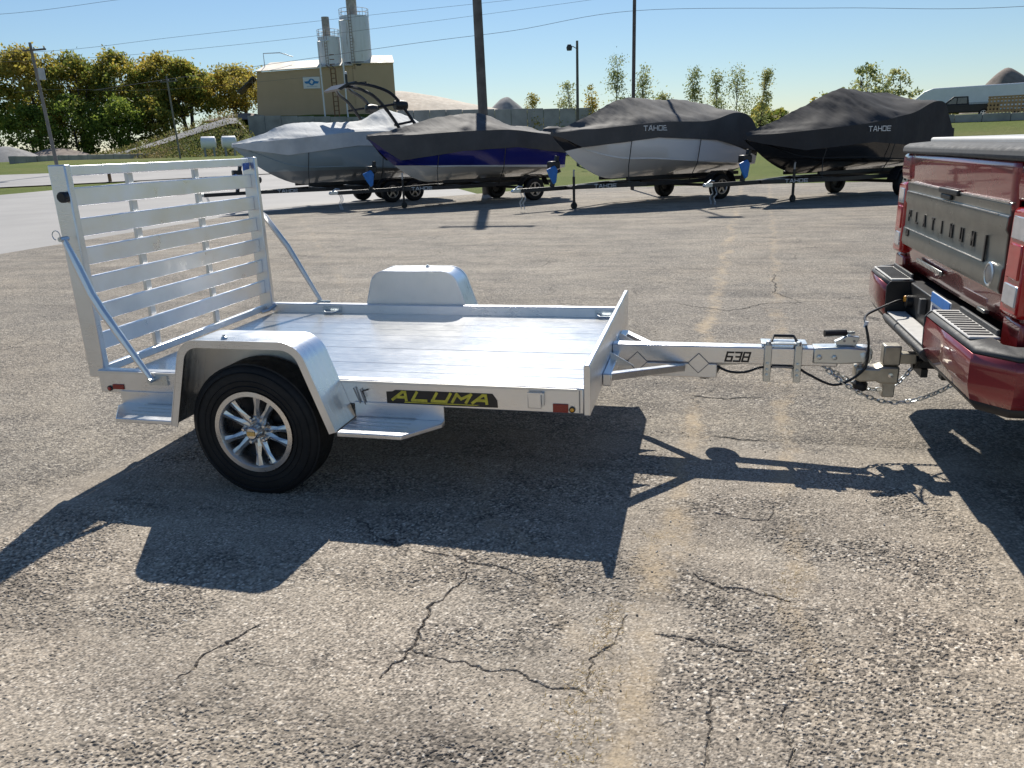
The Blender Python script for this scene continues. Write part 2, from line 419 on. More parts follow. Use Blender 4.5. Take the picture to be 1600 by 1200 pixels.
def letters(mb, text, o, right, upv, h, aspect=1., stroke=.16, gap=.35, shear=0., depth=.002):
    o = Vector(o); right = Vector(right).normalized(); upv = Vector(upv).normalized(); nrm = right.cross(upv).normalized()
    u = h/6.; wx = u*aspect; pen = 0.; sw = h*stroke; cnt = 0; d0 = depth
    for ch in text:
        if ch == ' ': pen += 3*wx; continue
        for line in GLY[ch]:
            for (a, b_) in zip(line[:-1], line[1:]):
                A = Vector((pen+a[0]*wx+a[1]*u*shear, a[1]*u)); B = Vector((pen+b_[0]*wx+b_[1]*u*shear, b_[1]*u))
                cnt += 1; depth = d0*(1+.09*(cnt % 9))
                d = (B-A).normalized(); n_ = Vector((-d.y, d.x)); A = A-d*sw*.48; B = B+d*sw*.48
                q = [A-n_*sw/2, B-n_*sw/2, B+n_*sw/2, A+n_*sw/2]
                vs = [o+right*p.x+upv*p.y for p in q]+[o+right*p.x+upv*p.y+nrm*depth for p in q]
                mb.add(vs, [(0,3,2,1),(4,5,6,7),(0,1,5,4),(1,2,6,5),(2,3,7,6),(3,0,4,7)])
        pen += (4+4*gap)*wx
    return pen

# ------------------------------------------------------------------ ground, driveway, road
def terrain(x, y):
    d = math.hypot(x-3, y+3)
    z = 1.6*sstep(45, 105, d)
    z += 1.6*sstep(6, 20, x)*sstep(40, 78, y)*(1-sstep(120, 200, y)*.3)
    s_ = (x+84)*.8+(y-93)*.6; n_ = -(x+84)*.6+(y-93)*.8
    rise = 6.0*sstep(-2, 28, s_)*(1-sstep(75, 95, s_))
    k = sstep(22, 26, s_)
    nw = 5.6-4.2*(s_-25)/23; front = sstep(-13, -1, n_)*(1-k)+sstep(nw+.6, nw+3.2, n_)*k
    z += rise*front*(1-sstep(60, 90, n_))
    if d > 60: z += .25*mnoise.noise(Vector((x*.06, y*.06, 0)))*sstep(60, 90, d)
    return z
xs = [-4000, -1500, -600, -300, -200, -160]+list(np.arange(-130, 90.1, 2.5))+[110, 150, 250, 500, 1500, 4000]
ys = [-3000, -800, -200, -80]+list(np.arange(-40, 210.1, 2.5))+[240, 300, 500, 1200, 5000]
g = MB().grid([[(x, y, terrain(x, y)-.02) for x in xs] for y in ys])
kind(g.build('ground', 'grass', smooth=True), 'structure')
def sheet(name, poly, dz, mat, step):
    import bmesh
    bm = bmesh.new()
    px = [p[0] for p in poly]; py = [p[1] for p in poly]
    gx = np.arange(min(px)-step, max(px)+step*1.01, step); gy = np.arange(min(py)-step, max(py)+step*1.01, step)
    vv = [[bm.verts.new((x, y, 0)) for x in gx] for y in gy]
    for i in range(len(gy)-1):
        for j in range(len(gx)-1): bm.faces.new((vv[i][j], vv[i][j+1], vv[i+1][j+1], vv[i+1][j]))
    n = len(poly)
    for i in range(n):
        a = Vector(poly[i]); b = Vector(poly[(i+1) % n]); d = b-a
        geom = bm.verts[:]+bm.edges[:]+bm.faces[:]
        bmesh.ops.bisect_plane(bm, geom=geom, plane_co=(a.x, a.y, 0), plane_no=(d.y, -d.x, 0), clear_outer=True)
    for v in bm.verts: v.co.z = terrain(v.co.x, v.co.y)+dz
    me = bpy.data.meshes.new(name); bm.to_mesh(me); bm.free(); me.materials.append(MT[mat])
    o = bpy.data.objects.new(name, me); COL.objects.link(o); o['kind'] = 'structure'; return o
sheet('driveway', [(-31.5, -40), (-5, -40), (-3, 30), (-14, 42), (-24, 62), (-33, 47)], .0, 'drive', 3.)
sheet('road', [(-90, -15), (-14, 61), (-5, 70), (-16, 81), (-101, -4)], .05, 'drive', 2.5)
sheet('parking_lot', [(-8.6, -30), (40, -30), (40, 25.5), (-3, 25.5), (-8.4, 18.6), (-9.8, 15), (-9.3, 8.2)], .008, 'chip', 4.)

# loose chippings on the near part of the lot
rng = np.random.default_rng(7)
nst = 9000
yy = -3.0+9*rng.random(nst)**1.7; half = 1.3+(yy+3.2)*.95
xx = 2.6+(rng.random(nst)*2-1)*half-(yy+3)*.12
sz = .0022+.0042*rng.random(nst)**2.2
tv = np.array([(1,0,-.3),(-.5,.87,-.3),(-.5,-.87,-.3),(.5,.5,.55),(-.62,.1,.6),(.25,-.62,.5)])
tf = np.array([(0,1,3),(1,4,3),(1,2,4),(2,5,4),(2,0,5),(0,3,5),(3,4,5)])
ang = rng.random(nst)*6.28; ca, sa = np.cos(ang), np.sin(ang)
jit = 1+.5*(rng.random((nst, 6, 3))-.5)
V = tv[None]*jit; X = V[..., 0]*ca[:, None]-V[..., 1]*sa[:, None]; Y = V[..., 0]*sa[:, None]+V[..., 1]*ca[:, None]
P = np.stack([X*sz[:, None]+xx[:, None], Y*sz[:, None]+yy[:, None], V[..., 2]*sz[:, None]*.8+np.where((yy > -1.9) & (yy < .9) & (xx > .1) & (xx < 4.1), .0155, .0095)[:, None]], -1).reshape(-1, 3)
F = (tf[None]+(np.arange(nst)*6)[:, None, None]).reshape(-1, 3)
me = bpy.data.meshes.new('loose_gravel'); me.from_pydata(P.tolist(), [], F.tolist())
mg, t, b = newmat('loose_stone'); gi = t.nodes.new('ShaderNodeNewGeometry')
t.links.new(ramp(t, gi.outputs['Random Per Island'], [(0, (.07, .065, .06)), (.35, (.20, .18, .155)), (.75, (.36, .32, .27)), (1, (.58, .54, .48))]), b.inputs['Base Color']); b.inputs['Roughness'].default_value = .85
me.materials.append(mg); lg = bpy.data.objects.new('loose_gravel', me); COL.objects.link(lg); kind(lg, 'stuff')
lg['label'] = 'loose stone chippings lying on the worn lot around the trailer'

# open cracks in the seal
cracks = [[(2.07,-1.17),(2.36,-1.21),(2.63,-1.28)], [(2.73,-.86),(2.71,-.98),(2.66,-1.1),(2.66,-1.25)], [(2.12,-.70),(2.09,-.82),(2.06,-1.13),(2.05,-1.30)],
  [(2.85,-.93),(3.0,-.96),(3.13,-1.0)], [(2.94,-.54),(3.06,-.65),(3.27,-.67)], [(3.03,-.03),(3.2,-.08),(3.26,-.07),(3.3,.06)], [(3.02,.9),(3.2,.86),(3.32,.87)],
  [(1.9,-.57),(2.05,-.6),(2.2,-.62),(2.4,-.66)], [(2.9,1.6),(3.1,1.55),(3.35,1.62)], [(1.52,-1.15),(1.45,-1.35),(1.42,-1.48)], [(2.6,4.6),(3.2,4.2),(3.6,4.6),(4.2,4.7)], [(3.8,6.4),(3.7,5.2),(3.9,4.6)], [(3.22,-1.2),(3.2,-1.45),(3.3,-1.62)], [(3.0,-1.22),(2.98,-1.6)]]
ckm = simple('open_crack', (.016, .015, .014), .95)
random.seed(3)
def crack_path(c_, amp=.013):
    pts = []
    for a, b_ in zip(c_[:-1], c_[1:]):
        L_ = math.dist(a, b_); n = max(3, int(L_/.02))
        pts += [(a[0]+(b_[0]-a[0])*i/n, a[1]+(b_[1]-a[1])*i/n) for i in range(n)]
    pts.append(c_[-1]); out = []; ox = oy = 0.
    for p_ in pts:
        ox = ox*.86+random.uniform(-amp, amp); oy = oy*.86+random.uniform(-amp, amp); out.append((p_[0]+ox, p_[1]+oy))
    return out
# relief of the near surface: every stone stands proud of the binder
PX0, PX1, PY0, PY1, GS = -.1, 4.25, -2.0, .85, .0035
gx_ = np.arange(PX0, PX1, GS); gy_ = np.arange(PY0, PY1, GS); GX, GY = np.meshgrid(gx_, gy_)
def vnoise(X, Y, f, seed):
    r_ = np.random.default_rng(seed).random((256, 256)); x = X*f+50; y = Y*f+50; xi = np.floor(x).astype(int); yi = np.floor(y).astype(int); u = x-xi; v = y-yi; u = u*u*(3-2*u); v = v*v*(3-2*v)
    g = lambda a, b_: r_[a & 255, b_ & 255]
    return (g(xi, yi)*(1-u)+g(xi+1, yi)*u)*(1-v)+(g(xi, yi+1)*(1-u)+g(xi+1, yi+1)*u)*v
def fbm(X, Y, f, seed, o_=4): return sum(vnoise(X, Y, f*2**k, seed+k)*.5**k for k in range(o_))/(2-2*.5**o_)
def cells(cs, seed):
    rr = np.random.default_rng(seed).random((512, 512, 6)); xi = np.floor(GX/cs).astype(int); yi = np.floor(GY/cs).astype(int)
    best = np.full(GX.shape, 9.); second = np.full(GX.shape, 9.); bi = np.zeros(GX.shape, int); bj = np.zeros(GX.shape, int)
    for dx in (-1, 0, 1):
        for dy in (-1, 0, 1):
            a = (xi+dx) & 511; b_ = (yi+dy) & 511; c_ = rr[a, b_]
            d = np.hypot(GX/cs-(xi+dx+.15+.7*c_[..., 0]), GY/cs-(yi+dy+.15+.7*c_[..., 1]))*(.8+.5*c_[..., 5])
            m_ = d < best; second = np.where(m_, best, np.minimum(second, d)); best = np.where(m_, d, best); bi = np.where(m_, a, bi); bj = np.where(m_, b_, bj)
    return best, second, rr[bi, bj]
d1, e1, r1 = cells(.0090, 1); d2, e2, r2_ = cells(.0060, 2)
rough = np.clip((.5*fbm(GX, GY*1.3, .9, 21, 4)+.5*fbm(GX, GY*1.4, 2.6, 27, 4)-.40)/.2, 0, 1); rough = rough*rough*(3-2*rough)
fine = fbm(GX, GY, 60, 31, 2)
dm1 = np.sqrt(np.clip(1-(d1/.72)**2, 0, 1)); dm2 = np.sqrt(np.clip(1-(d2/.78)**2, 0, 1))
lost = (r1[..., 2] < .10+.08*rough)
h1 = dm1*(.45+.75*r1[..., 3])*np.where(lost, .12, 1.); h2 = dm2*(.4+.6*r2_[..., 3])
Hh = rough*(.0050*h1)+(1-rough)*(.0028*h2)+.0009*fine
sand = np.exp(-((GX-(2.84+.055*GY)+.12*(fbm(GX, GY, 1.5, 41)-.5))/.10)**2); Hh *= 1-.55*sand
Hh += .010*(fbm(GX, GY, 1.6, 51)-.5)
tint = np.where(rough > .5, r1[..., 4], r2_[..., 4])
pal = np.array([(.07, .063, .056), (.19, .168, .143), (.325, .286, .24), (.425, .375, .315), (.52, .465, .395), (.80, .75, .67)]); ks = [0, .18, .45, .72, .92, 1.]
ALB = np.stack([np.interp(tint, ks, pal[:, k]) for k in range(3)], -1)
gapm = np.clip((np.where(rough > .5, d1, d2)-.50)/.26, 0, 1)*np.where(rough > .5, .72, .42); gapm = np.maximum(gapm, lost*rough*.6)
ALB = ALB*(1-gapm[..., None])+np.array((.040, .036, .034))*gapm[..., None]
far_cracks = []
for c_ in cracks:
    pth = crack_path(c_)
    if not all(PX0+.1 < p_[0] < PX1-.1 and PY0+.05 < p_[1] < PY1-.1 for p_ in pth): far_cracks.append(pth); continue
    for k, p_ in enumerate(pth):
        w_ = (.0012+.0034*random.random())*math.sin(math.pi*(k+.7)/(len(pth)+.4))**.5*random.choice((.35, .8, 1, 1.2)); R_ = .03
        i0, i1 = np.searchsorted(gx_, (p_[0]-R_, p_[0]+R_)); j0, j1 = np.searchsorted(gy_, (p_[1]-R_, p_[1]+R_)); q = pth[min(k+1, len(pth)-1)]
        sx_, sy_ = GX[j0:j1, i0:i1]-p_[0], GY[j0:j1, i0:i1]-p_[1]; ex_, ey_ = q[0]-p_[0], q[1]-p_[1]; l2 = ex_*ex_+ey_*ey_+1e-9; tt = np.clip((sx_*ex_+sy_*ey_)/l2, 0, 1)
        dd = np.hypot(sx_-ex_*tt, sy_-ey_*tt); cr = np.clip(1.35-dd/(w_+.0012), 0, 1)
        Hh[j0:j1, i0:i1] = np.minimum(Hh[j0:j1, i0:i1], Hh[j0:j1, i0:i1]*(1-cr)-.0055*cr); A_ = ALB[j0:j1, i0:i1]; ALB[j0:j1, i0:i1] = A_*(1-.5*cr[..., None])
edge = np.clip(np.minimum(np.minimum(GX-PX0, PX1-GX), np.minimum((GY-PY0)*3, (PY1-GY)*.7))/.30, 0, 1); edge = edge*edge*(3-2*edge)
ZZ = .0125+Hh*edge
ny, nx = GX.shape; nv = nx*ny
me = bpy.data.meshes.new('chipseal_surface'); me.vertices.add(nv); me.vertices.foreach_set('co', np.stack([GX, GY, ZZ], -1).astype(np.float32).ravel())
idx = np.arange(nv).reshape(ny, nx); quad = np.stack([idx[:-1, :-1], idx[:-1, 1:], idx[1:, 1:], idx[1:, :-1]], -1).reshape(-1, 4); nf = len(quad)
me.loops.add(nf*4); me.loops.foreach_set('vertex_index', quad.astype(np.int32).ravel()); me.polygons.add(nf); me.polygons.foreach_set('loop_start', (np.arange(nf)*4).astype(np.int32)); me.update(calc_edges=True)
at = me.color_attributes.new('stone', 'FLOAT_COLOR', 'POINT'); at.data.foreach_set('color', np.concatenate([ALB, edge[..., None]], -1).astype(np.float32).ravel())
me.polygons.foreach_set('use_smooth', np.zeros(nf, bool)); me.materials.append(MT['chip_near'])
o = bpy.data.objects.new('chipseal_surface', me); COL.objects.link(o); kind(o, 'structure')
tr_ = np.random.default_rng(17); tv_, tf_ = [], []
for (cx_, cy_, n_, sp_) in ((2.70, -.83, 26, .018), (2.685, -.93, 60, .03), (2.67, -1.02, 30, .02), (2.66, -1.22, 80, .05), (2.665, -1.47, 70, .04), (2.64, -1.34, 50, .05), (3.30, -.52, 50, .03), (3.27, -.62, 40, .03), (2.80, -.30, 30, .03), (3.45, 1.9, 40, .05)):
    for _ in range(n_):
        bx, by = tr_.normal(cx_, sp_), tr_.normal(cy_, sp_*1.3); a = tr_.random()*6.28; l_ = .010+.022*tr_.random(); hh = l_*(.15+.5*tr_.random()); k = len(tv_)
        tv_ += [(bx-.0011*math.sin(a), by+.0011*math.cos(a), .014), (bx+.0011*math.sin(a), by-.0011*math.cos(a), .014), (bx+l_*math.cos(a), by+l_*math.sin(a), .014+hh)]; tf_.append((k, k+1, k+2))
me = bpy.data.meshes.new('dry_grass'); me.from_pydata(tv_, [], tf_); me.materials.append(leaf_mat('straw', [(.30, .20, .10), (.45, .34, .15), (.55, .44, .20)])); o = bpy.data.objects.new('dry_grass', me); COL.objects.link(o); kind(o, 'stuff'); o['label'] = 'dry straw tufts growing in the sandy seam of the lot'
for pth in far_cracks:
    rows = []
    for i, p_ in enumerate(pth):
        q = pth[min(i+1, len(pth)-1)]; r_ = pth[max(i-1, 0)]; dx, dy = q[0]-r_[0], q[1]-r_[1]; l_ = math.hypot(dx, dy) or 1
        w_ = (.003+.004*random.random())*math.sin(math.pi*(i+.6)/(len(pth)+.2))**.4; nx_, ny_ = -dy/l_, dx/l_; zc = .0112 if p_[1] > PY1-.05 or p_[0] < PX0 or p_[0] > PX1 else .016
        rows.append([(p_[0]-nx_*w_, p_[1]-ny_*w_, zc), (p_[0]+nx_*w_, p_[1]+ny_*w_, zc)])
    kind(MB().grid(rows).build('pavement_crack', ckm), 'structure')

# ------------------------------------------------------------------ the aluminium trailer
L, W, H, ZD = 2.468, 1.749, .541, .478
YC = W/2
T = empty('utility_trailer', 'open single axle aluminium utility trailer with upright slatted ramp gate, hitched to a truck', 'trailer')
def side_rail(y0, y1, s):
    m = MB(); yo = y0 if s < 0 else y1
    prof = [(y0, .422), (y1, .422), (y1, H), (y0, H)]
    m.prism(prof, .0, L, 'x'); r = m.build('side_rail', 'alu', T, .006)
    lip = MB(); yy0 = yo-.004 if s < 0 else yo
    lip.box(.004, L-.03, yy0-.000, yy0+.004, H-.016, H-.004); lip.build('rail_lip', 'alu_dull', r)
    return r
near_rail = side_rail(.0, .05, -1); far_rail = side_rail(W-.05, W, 1)
dk = MB(); dk.box(.02, L-.02, .052, W-.052, ZD-.055, ZD-.03); deck = dk.build('deck', 'alu_dull', T)
npl = 11; pw = (W-.104)/npl
for i in range(npl):
    m = MB(); y0 = .052+i*pw; m.box(.012, L-.004, y0+.0006, y0+pw-.0006, ZD-.03, ZD+(.0004 if i % 2 else 0)); m.build('plank', 'alu_deck', deck, .0015, segs=1)
for x in (.02, .85, 1.65, 2.36):
    MB().box(x, x+.07, .052, W-.052, .425, ZD-.056).build('cross_member', 'alu_dull', T, .004)
m = MB(); m.prism([(L, .418), (L+.028, .418), (L+.03, .636), (L+.024, .646), (L+.006, .646), (L, .638)], -.004, W+.004, 'y'); fr = m.build('front_rail', 'alu', T, .003)
MB().box(L+.03, L+.07, YC-.46, YC+.46, .425, .486).build('front_cross_tube', 'alu', T, .005)
for yy_ in (.66, 1.09): MB().prism([(L+.04, .462), (L+.16, .462), (L+.04, .53)], yy_-.003, yy_+.003, 'y').build('gusset', 'alu_dull', T)
# tie-down rings on the rails
for (x, y) in ((.46, W-.055), (2.36, W-.055), (2.36, .055), (.46, .055)):
    m = MB(); s_ = 1 if y < 1 else -1
    m.tube([(x-.05, y, ZD+.025), (x-.055, y+s_*.02, ZD+.02), (x-.03, y+s_*.05, ZD+.014), (x+.03, y+s_*.05, ZD+.014), (x+.055, y+s_*.02, ZD+.02), (x+.05, y, ZD+.025)], .006, 6)
    m.box(x-.07, x+.07, y-.004, y+.004, ZD+.008, ZD+.045); m.build('tie_down_ring', 'zinc', T, smooth=True)
# tailgate
gate = MB(); GB, GT = .495, 1.528
gate.box(-.062, -.03, .07, W-.07, GB, GB+.04); gt = gate.build('ramp_gate', 'alu', T, .004)
for y0 in (.035, W-.075):
    MB().box(-.085, .012, y0, y0+.04, GB-.005, GT+.006).build('post', 'alu', gt, .006)
MB().box(-.062, -.026, .075, W-.075, GT-.048, GT).build('top_bar', 'alu_slat', gt, .004)
for zt in (1.424, 1.278, 1.137, .994, .85, .705):
    MB().box(-.054, -.028, .075, W-.075, zt-.086, zt+.001).build('slat', 'alu_slat', gt, .004)
for y0 in (.56, 1.14): MB().box(-.085, -.064, y0-.022, y0+.022, GB+.02, GT-.02).build('upright', 'alu_dull', gt, .003)
for (y_, s_) in ((.035, -1), (W-.035, 1)):
    m = MB(); m.lathe([(0, .0), (.022, 0), (.026, .006), (.026, .024), (.02, .032), (0, .034)], (-.012, y_ if s_ > 0 else y_-.034, 1.386), 'y', 14); m.build('bump_stop', 'black', gt, smooth=True)
MB().tube([(.0, .055, .515), (-.03, .1, .505), (0, .13, .50)], .008, 6).build('hinge_pin', 'zinc', gt)
MB().tube([(.02, W-.05, .53), (-.01, W-.1, .50), (-.03, W-.16, .495)], .012, 6).build('hinge_pin', 'zinc', gt)
tg = MB(); tg.prism([(W-.16, 1.452), (W-.09, 1.46), (W-.085, 1.50), (W-.15, 1.498)], -.028, -.02, 'x'); tg.build('paper_tag', simple('blue_tag', (.05, .13, .42), .5, 0, .5, 30), gt)
# folded gate supports
for (y_, pts) in ((-.022, [(-.02, 1.195), (.03, 1.06), (.075, .93), (.12, .845), (.33, .505)]), (W+.022, [(-.068, 1.18), (-.02, 1.14), (.09, .985), (.13, .93), (.345, .535)])):
    m = MB(); m.tube([(x, y_, z) for x, z in pts], [.013, .021, .021, .021, .014], 8); br = m.build('gate_support_arm', 'alu' if y_ < 1 else 'alu_dull', T, smooth=True)
    sgn = -1 if y_ < 1 else 1
    for (x, z) in (pts[0], pts[-1]):
        MB().lathe([(0, 0), (.012, 0), (.012, .05), (0, .05)], (x, y_-.025, z), 'y', 8).build('pin', 'zinc', br)
    x, z = pts[0]; m = MB(); m.tube([(x-.01+.022*math.cos(a), y_-.03, z+.022*math.sin(a)+.02) for a in np.linspace(-1, 4.4, 12)], .0025, 5); m.build('lynch_clip', 'zinc', br)
    x, z = pts[-1]; MB().box(x-.03, x+.075, y_+(.012 if sgn < 0 else -.02), y_+(.021 if sgn < 0 else -.012), z-.03, z+.02).build('bracket', 'zinc', br)

# fenders, steps, wheels
def arc(cx, cz, r, a0, a1, n=7): return [(cx+r*math.cos(a0+(a1-a0)*i/n), cz+r*math.sin(a0+(a1-a0)*i/n)) for i in range(n+1)]
FP = [(.558, .352)]+arc(.755, .655, .108, 2.9, math.pi/2)+arc(1.165, .642, .122, math.pi/2, .30)+[(1.392, .362)]
def inset(path, d):
    out = []
    for i, p_ in enumerate(path):
        a = Vector(path[max(i-1, 0)]); b_ = Vector(path[min(i+1, len(path)-1)]); t_ = (b_-a).normalized(); n_ = Vector((t_.y, -t_.x)); out.append(tuple(Vector(p_)+n_*d))
    return out
def fender(y0, y1, yskirt):
    inn = inset(FP, .008); m = MB(); m.prism(FP+inn[::-1], y0, y1, 'y'); f = m.build('fender', 'alu_tread', T, .002, segs=1)
    yo = y0 if y0 < 0 else y1
    lip = MB(); lo = inset(FP, .032); lip.prism(FP+lo[::-1], yo-.004 if y0 < 0 else yo, yo if y0 < 0 else yo+.004, 'y'); lip.build('fender_lip', 'alu', f)
    rim = inset(FP, -.004); e = MB(); e.prism(rim+FP[::-1], (yo-.006) if y0 < 0 else yo-.006, (yo+.006) if y0 < 0 else yo+.006, 'y'); e.build('rolled_edge', 'alu', f)
    body = inset(FP, .003); sk = [p_ for p_ in body if p_[1] > .425]; sk = [(FP[0][0]+.021, .425)]+sk+[(FP[-1][0]-.022, .425)]
    MB().prism(sk, yskirt-.003, yskirt+.003, 'y').build('fender_skirt', 'alu_skirt', f)
    MB().lathe([(0, 0), (.016, 0), (.012, .01), (.007, .012), (.007, .02), (0, .02)], (.87 if y0 < 0 else 1.1, (y0+y1)/2-.06 if y0 < 0 else y1-.05, .763), 'z', 10).build('grease_fitting', 'zinc', f)
fender(-.215, .0, -.008)
FP = [(x+.085, z) for x, z in FP]; fender(W, W+.215, W+.004)
def step(poly, z, far=False):
    if far: poly = [(x, W-y) for x, y in poly]
    m = MB(); m.prism(poly, z-.022, z, 'z'); st = m.build('step_plate', 'alu', T, .004)
    for k in range(1, 5):
        yk = -.2+.045*k; yk = W-yk if far else yk
        xs_ = [p_[0] for p_ in poly]; MB().box(min(xs_)+.14 if min(xs_) < 1 else min(xs_)+.01, max(xs_)-.14 if min(xs_) > 1 else max(xs_)-.01, yk-.004, yk+.004, z-.001, z+.0025).build('tread_rib', 'alu_dull', st)
for far in (False, True):
    step([(.25, -.215), (.556, -.215), (.556, -.001), (.12, -.001), (.12, -.04)], .372, far)
    step([(1.396, -.215), (1.70, -.215), (1.83, -.04), (1.83, -.001), (1.396, -.001)], .362, far)
for (x0, x1) in ((.12, .556), (1.396, 1.83)):
    for y in (-.0065, W+.0005): MB().box(x0, x1, y, y+.006, .362, .436).build('step_upstand', 'alu', T, .001)

def wheel(parent, c, s, R=.33, wd=.19, rimr=.19, nsp=10, detail=True):
    """axis along y; s=-1: outer face towards -y"""
    cx, cy, cz = c; w = wd/2
    root = MB()
    prof = [(rimr+.002, -w*.80), (rimr+.012, -w*.93), (R-.085, -w*1.0), (R-.05, -w*.99), (R-.022, -w*.93), (R-.006, -w*.80), (R, -w*.6), (R, w*.6), (R-.006, w*.80), (R-.022, w*.93), (R-.05, w*.99), (R-.085, w), (rimr+.012, w*.93), (rimr+.002, w*.8), (rimr-.02, w*.5), (rimr-.02, -w*.5)]
    root.lathe(prof, c, 'y', 56, close=True); wh = root.build('wheel', 'rubber', parent, smooth=True)
    if detail:
        tr = MB()
        for g_ in (-.55, -.2, .2, .55): tr.lathe([(R+.0035, w*g_-.018), (R+.0035, w*g_+.018), (R-.004, w*g_+.02), (R-.004, w*g_-.02)], c, 'y', 56, close=True)
        tr.build('tread_band', 'rubber', wh)
        for rr in (R-.036, R-.075, R-.1): MB().lathe([(rr, s*w*.985), (rr+.003, s*(w+.003)), (rr+.006, s*w*.985)], c, 'y', 56).build('sidewall_ring', 'rubber', wh, smooth=True)
    f = s*w
    rim = MB(); rim.lathe([(rimr+.006, f*.86), (rimr+.006, f*.99), (rimr-.016, f*1.0), (rimr-.02, f*.93), (rimr-.03, f*.5), (rimr-.03, -f*.6)], c, 'y', 56); rm = rim.build('rim', 'chrome', wh, smooth=True)
    MB().lathe([(0, f*.1), (rimr-.028, f*.1)], c, 'y', 40).build('brake_drum', 'blacksteel', wh)
    if not detail:
        sp = MB()
        for k in range(5):
            a = k*2*math.pi/5+.3; d = Vector((math.cos(a), 0, math.sin(a)))
            sp.bar(Vector(c)+Vector((0, f*.72, 0)), Vector(c)+d*(rimr-.015)+Vector((0, f*.72, 0)), .05, .02, (0, 1, 0))
        sp.build('spokes', 'chrome', wh); return wh
    pk = MB(); pk.lathe([(.0, f*.62), (.062, f*.66), (.07, f*.55), (.07, f*.2)], c, 'y', 30); pk.build('hub', 'gunmetal', wh, smooth=True)
    for k in range(nsp):
        a = k*2*math.pi/nsp+.22+(.09 if k % 2 else -.09); d = Vector((math.cos(a), 0, math.sin(a))); e = Vector((-math.sin(a), 0, math.cos(a))); C = Vector(c)
        yv = Vector((0, 1, 0)); m = MB(); rows = []
        for (r_, hw, yo) in ((.040, .026, .66), (.075, .0165, .74), (.12, .0120, .82), (rimr-.014, .0200, .88)):
            o_ = C+d*r_
            rows.append([o_-e*hw*1.25+yv*f*(yo-.28), o_-e*hw+yv*f*(yo-.06), o_+yv*f*(yo+.01), o_+e*hw+yv*f*(yo-.06), o_+e*hw*1.25+yv*f*(yo-.28)])
        m.grid(rows); m.build('spoke', 'chrome', wh, smooth=False)
    for k in range(5):
        a = k*2*math.pi/5+.5; o_ = (cx+.057*math.cos(a), cy, cz+.057*math.sin(a))
        MB().lathe([(.0115, f*.6), (.0115, f*.86), (.007, f*.93), (0, f*.94)], o_, 'y', 8).build('lug_nut', 'chrome', wh, smooth=True)
    MB().lathe([(.034, f*.6), (.034, f*.98), (.030, f*1.12), (.024, f*1.17), (0, f*1.18)], c, 'y', 24).build('hub_cap', 'chrome', wh, smooth=True)
    MB().box(cx-.019, cx+.019, cy+f*1.2-.0015, cy+f*1.2+.0015, cz-.010, cz+.010).build('cap_label', 'gold', wh)
    v_ = Vector(c)+Vector((.045, f*.8, -(rimr-.045))); MB().tube([v_, v_+Vector((.004, f*.18, .018))], .005, 6).build('valve_stem', 'black', wh)
    return wh
wheel(T, (.968, -.103, .330), -1, .319); wheel(T, (1.05, W+.103, .330), 1, .319)
MB().tube([(.968, -.02, .330), (1.05, W+.02, .330)], .035, 10).build('axle', 'blacksteel', T, smooth=True)
for y in (.12, W-.12): MB().bar((.965, y, .338), (1.1, y, .40), .05, .07).build('torsion_arm', 'blacksteel', T, .004)
# lamps, reflectors, latch and decal on the near rail
def refl(x0, x1, z0, z1, y0, y1, mat='red_refl'): MB().box(x0, x1, y0, y1, z0, z1).build('reflector', mat, T, .002)
refl(2.332, 2.40, .428, .467, -.006, -.0005); refl(.078, .142, .443, .469, -.006, -.0005); refl(.08, .14, .443, .469, W+.0005, W+.006)
for (x, z, mt) in ((2.417, .443, 'amber'), (.058, .446, 'red_lens')):
    MB().lathe([(.014, -.0005), (.014, -.006), (.010, -.007)], (x, 0, z), 'y', 16).build('lamp_grommet', 'black', T, smooth=True)
    MB().lathe([(.010, -.004), (.008, -.010), (0, -.012)], (x, 0, z), 'y', 16).build('marker_lamp', mt, T, smooth=True)
m = MB(); m.box(2.222, 2.282, -.012, -.0005, .444, .512); lt = m.build('stake_pocket', 'alu', T, .003)
MB().box(2.284, 2.296, -.016, -.0005, .458, .518).build('pocket_pin', 'alu_dull', lt, .002); MB().box(2.222, 2.292, -.02, -.013, .512, .518).build('pocket_cap', 'alu', lt)
MB().box(2.447, 2.452, -.003, -.0005, .43, .53).build('weld_seam', 'weld', T)
for (a, b_) in (((1.40, -.012, .505), (1.425, -.006, .43)), ((1.432, -.01, .50), (1.45, -.006, .425))): MB().tube([a, b_], .004, 5).build('weld_seam', 'weld', T)
MB().tube([(1.47, -.006, .497), (1.44, -.012, .49), (1.455, -.012, .46)], .003, 5).build('cable_stub', 'black', T)
m = MB(); m.prism([(1.556, .432), (2.083, .436), (2.081, .470), (2.060, .500), (1.60, .500), (1.585, .492), (1.556, .490)], -.0022, -.0005, 'y'); dc = m.build('name_decal', 'decalblack', T)
m = MB(); letters(m, 'ALUMA', (1.586, -.0026, .4545), (1, 0, 0), (0, 0, 1), .037, 2.65, .34, .46, .6, .0012); m.build('lettering', 'yellow', dc)
m = MB(); m.prism([(1.64, .4415), (1.98, .4415), (2.0, .4455), (1.645, .4455)], -.004, -.0023, 'y'); m.build('underline', 'yellow', dc)
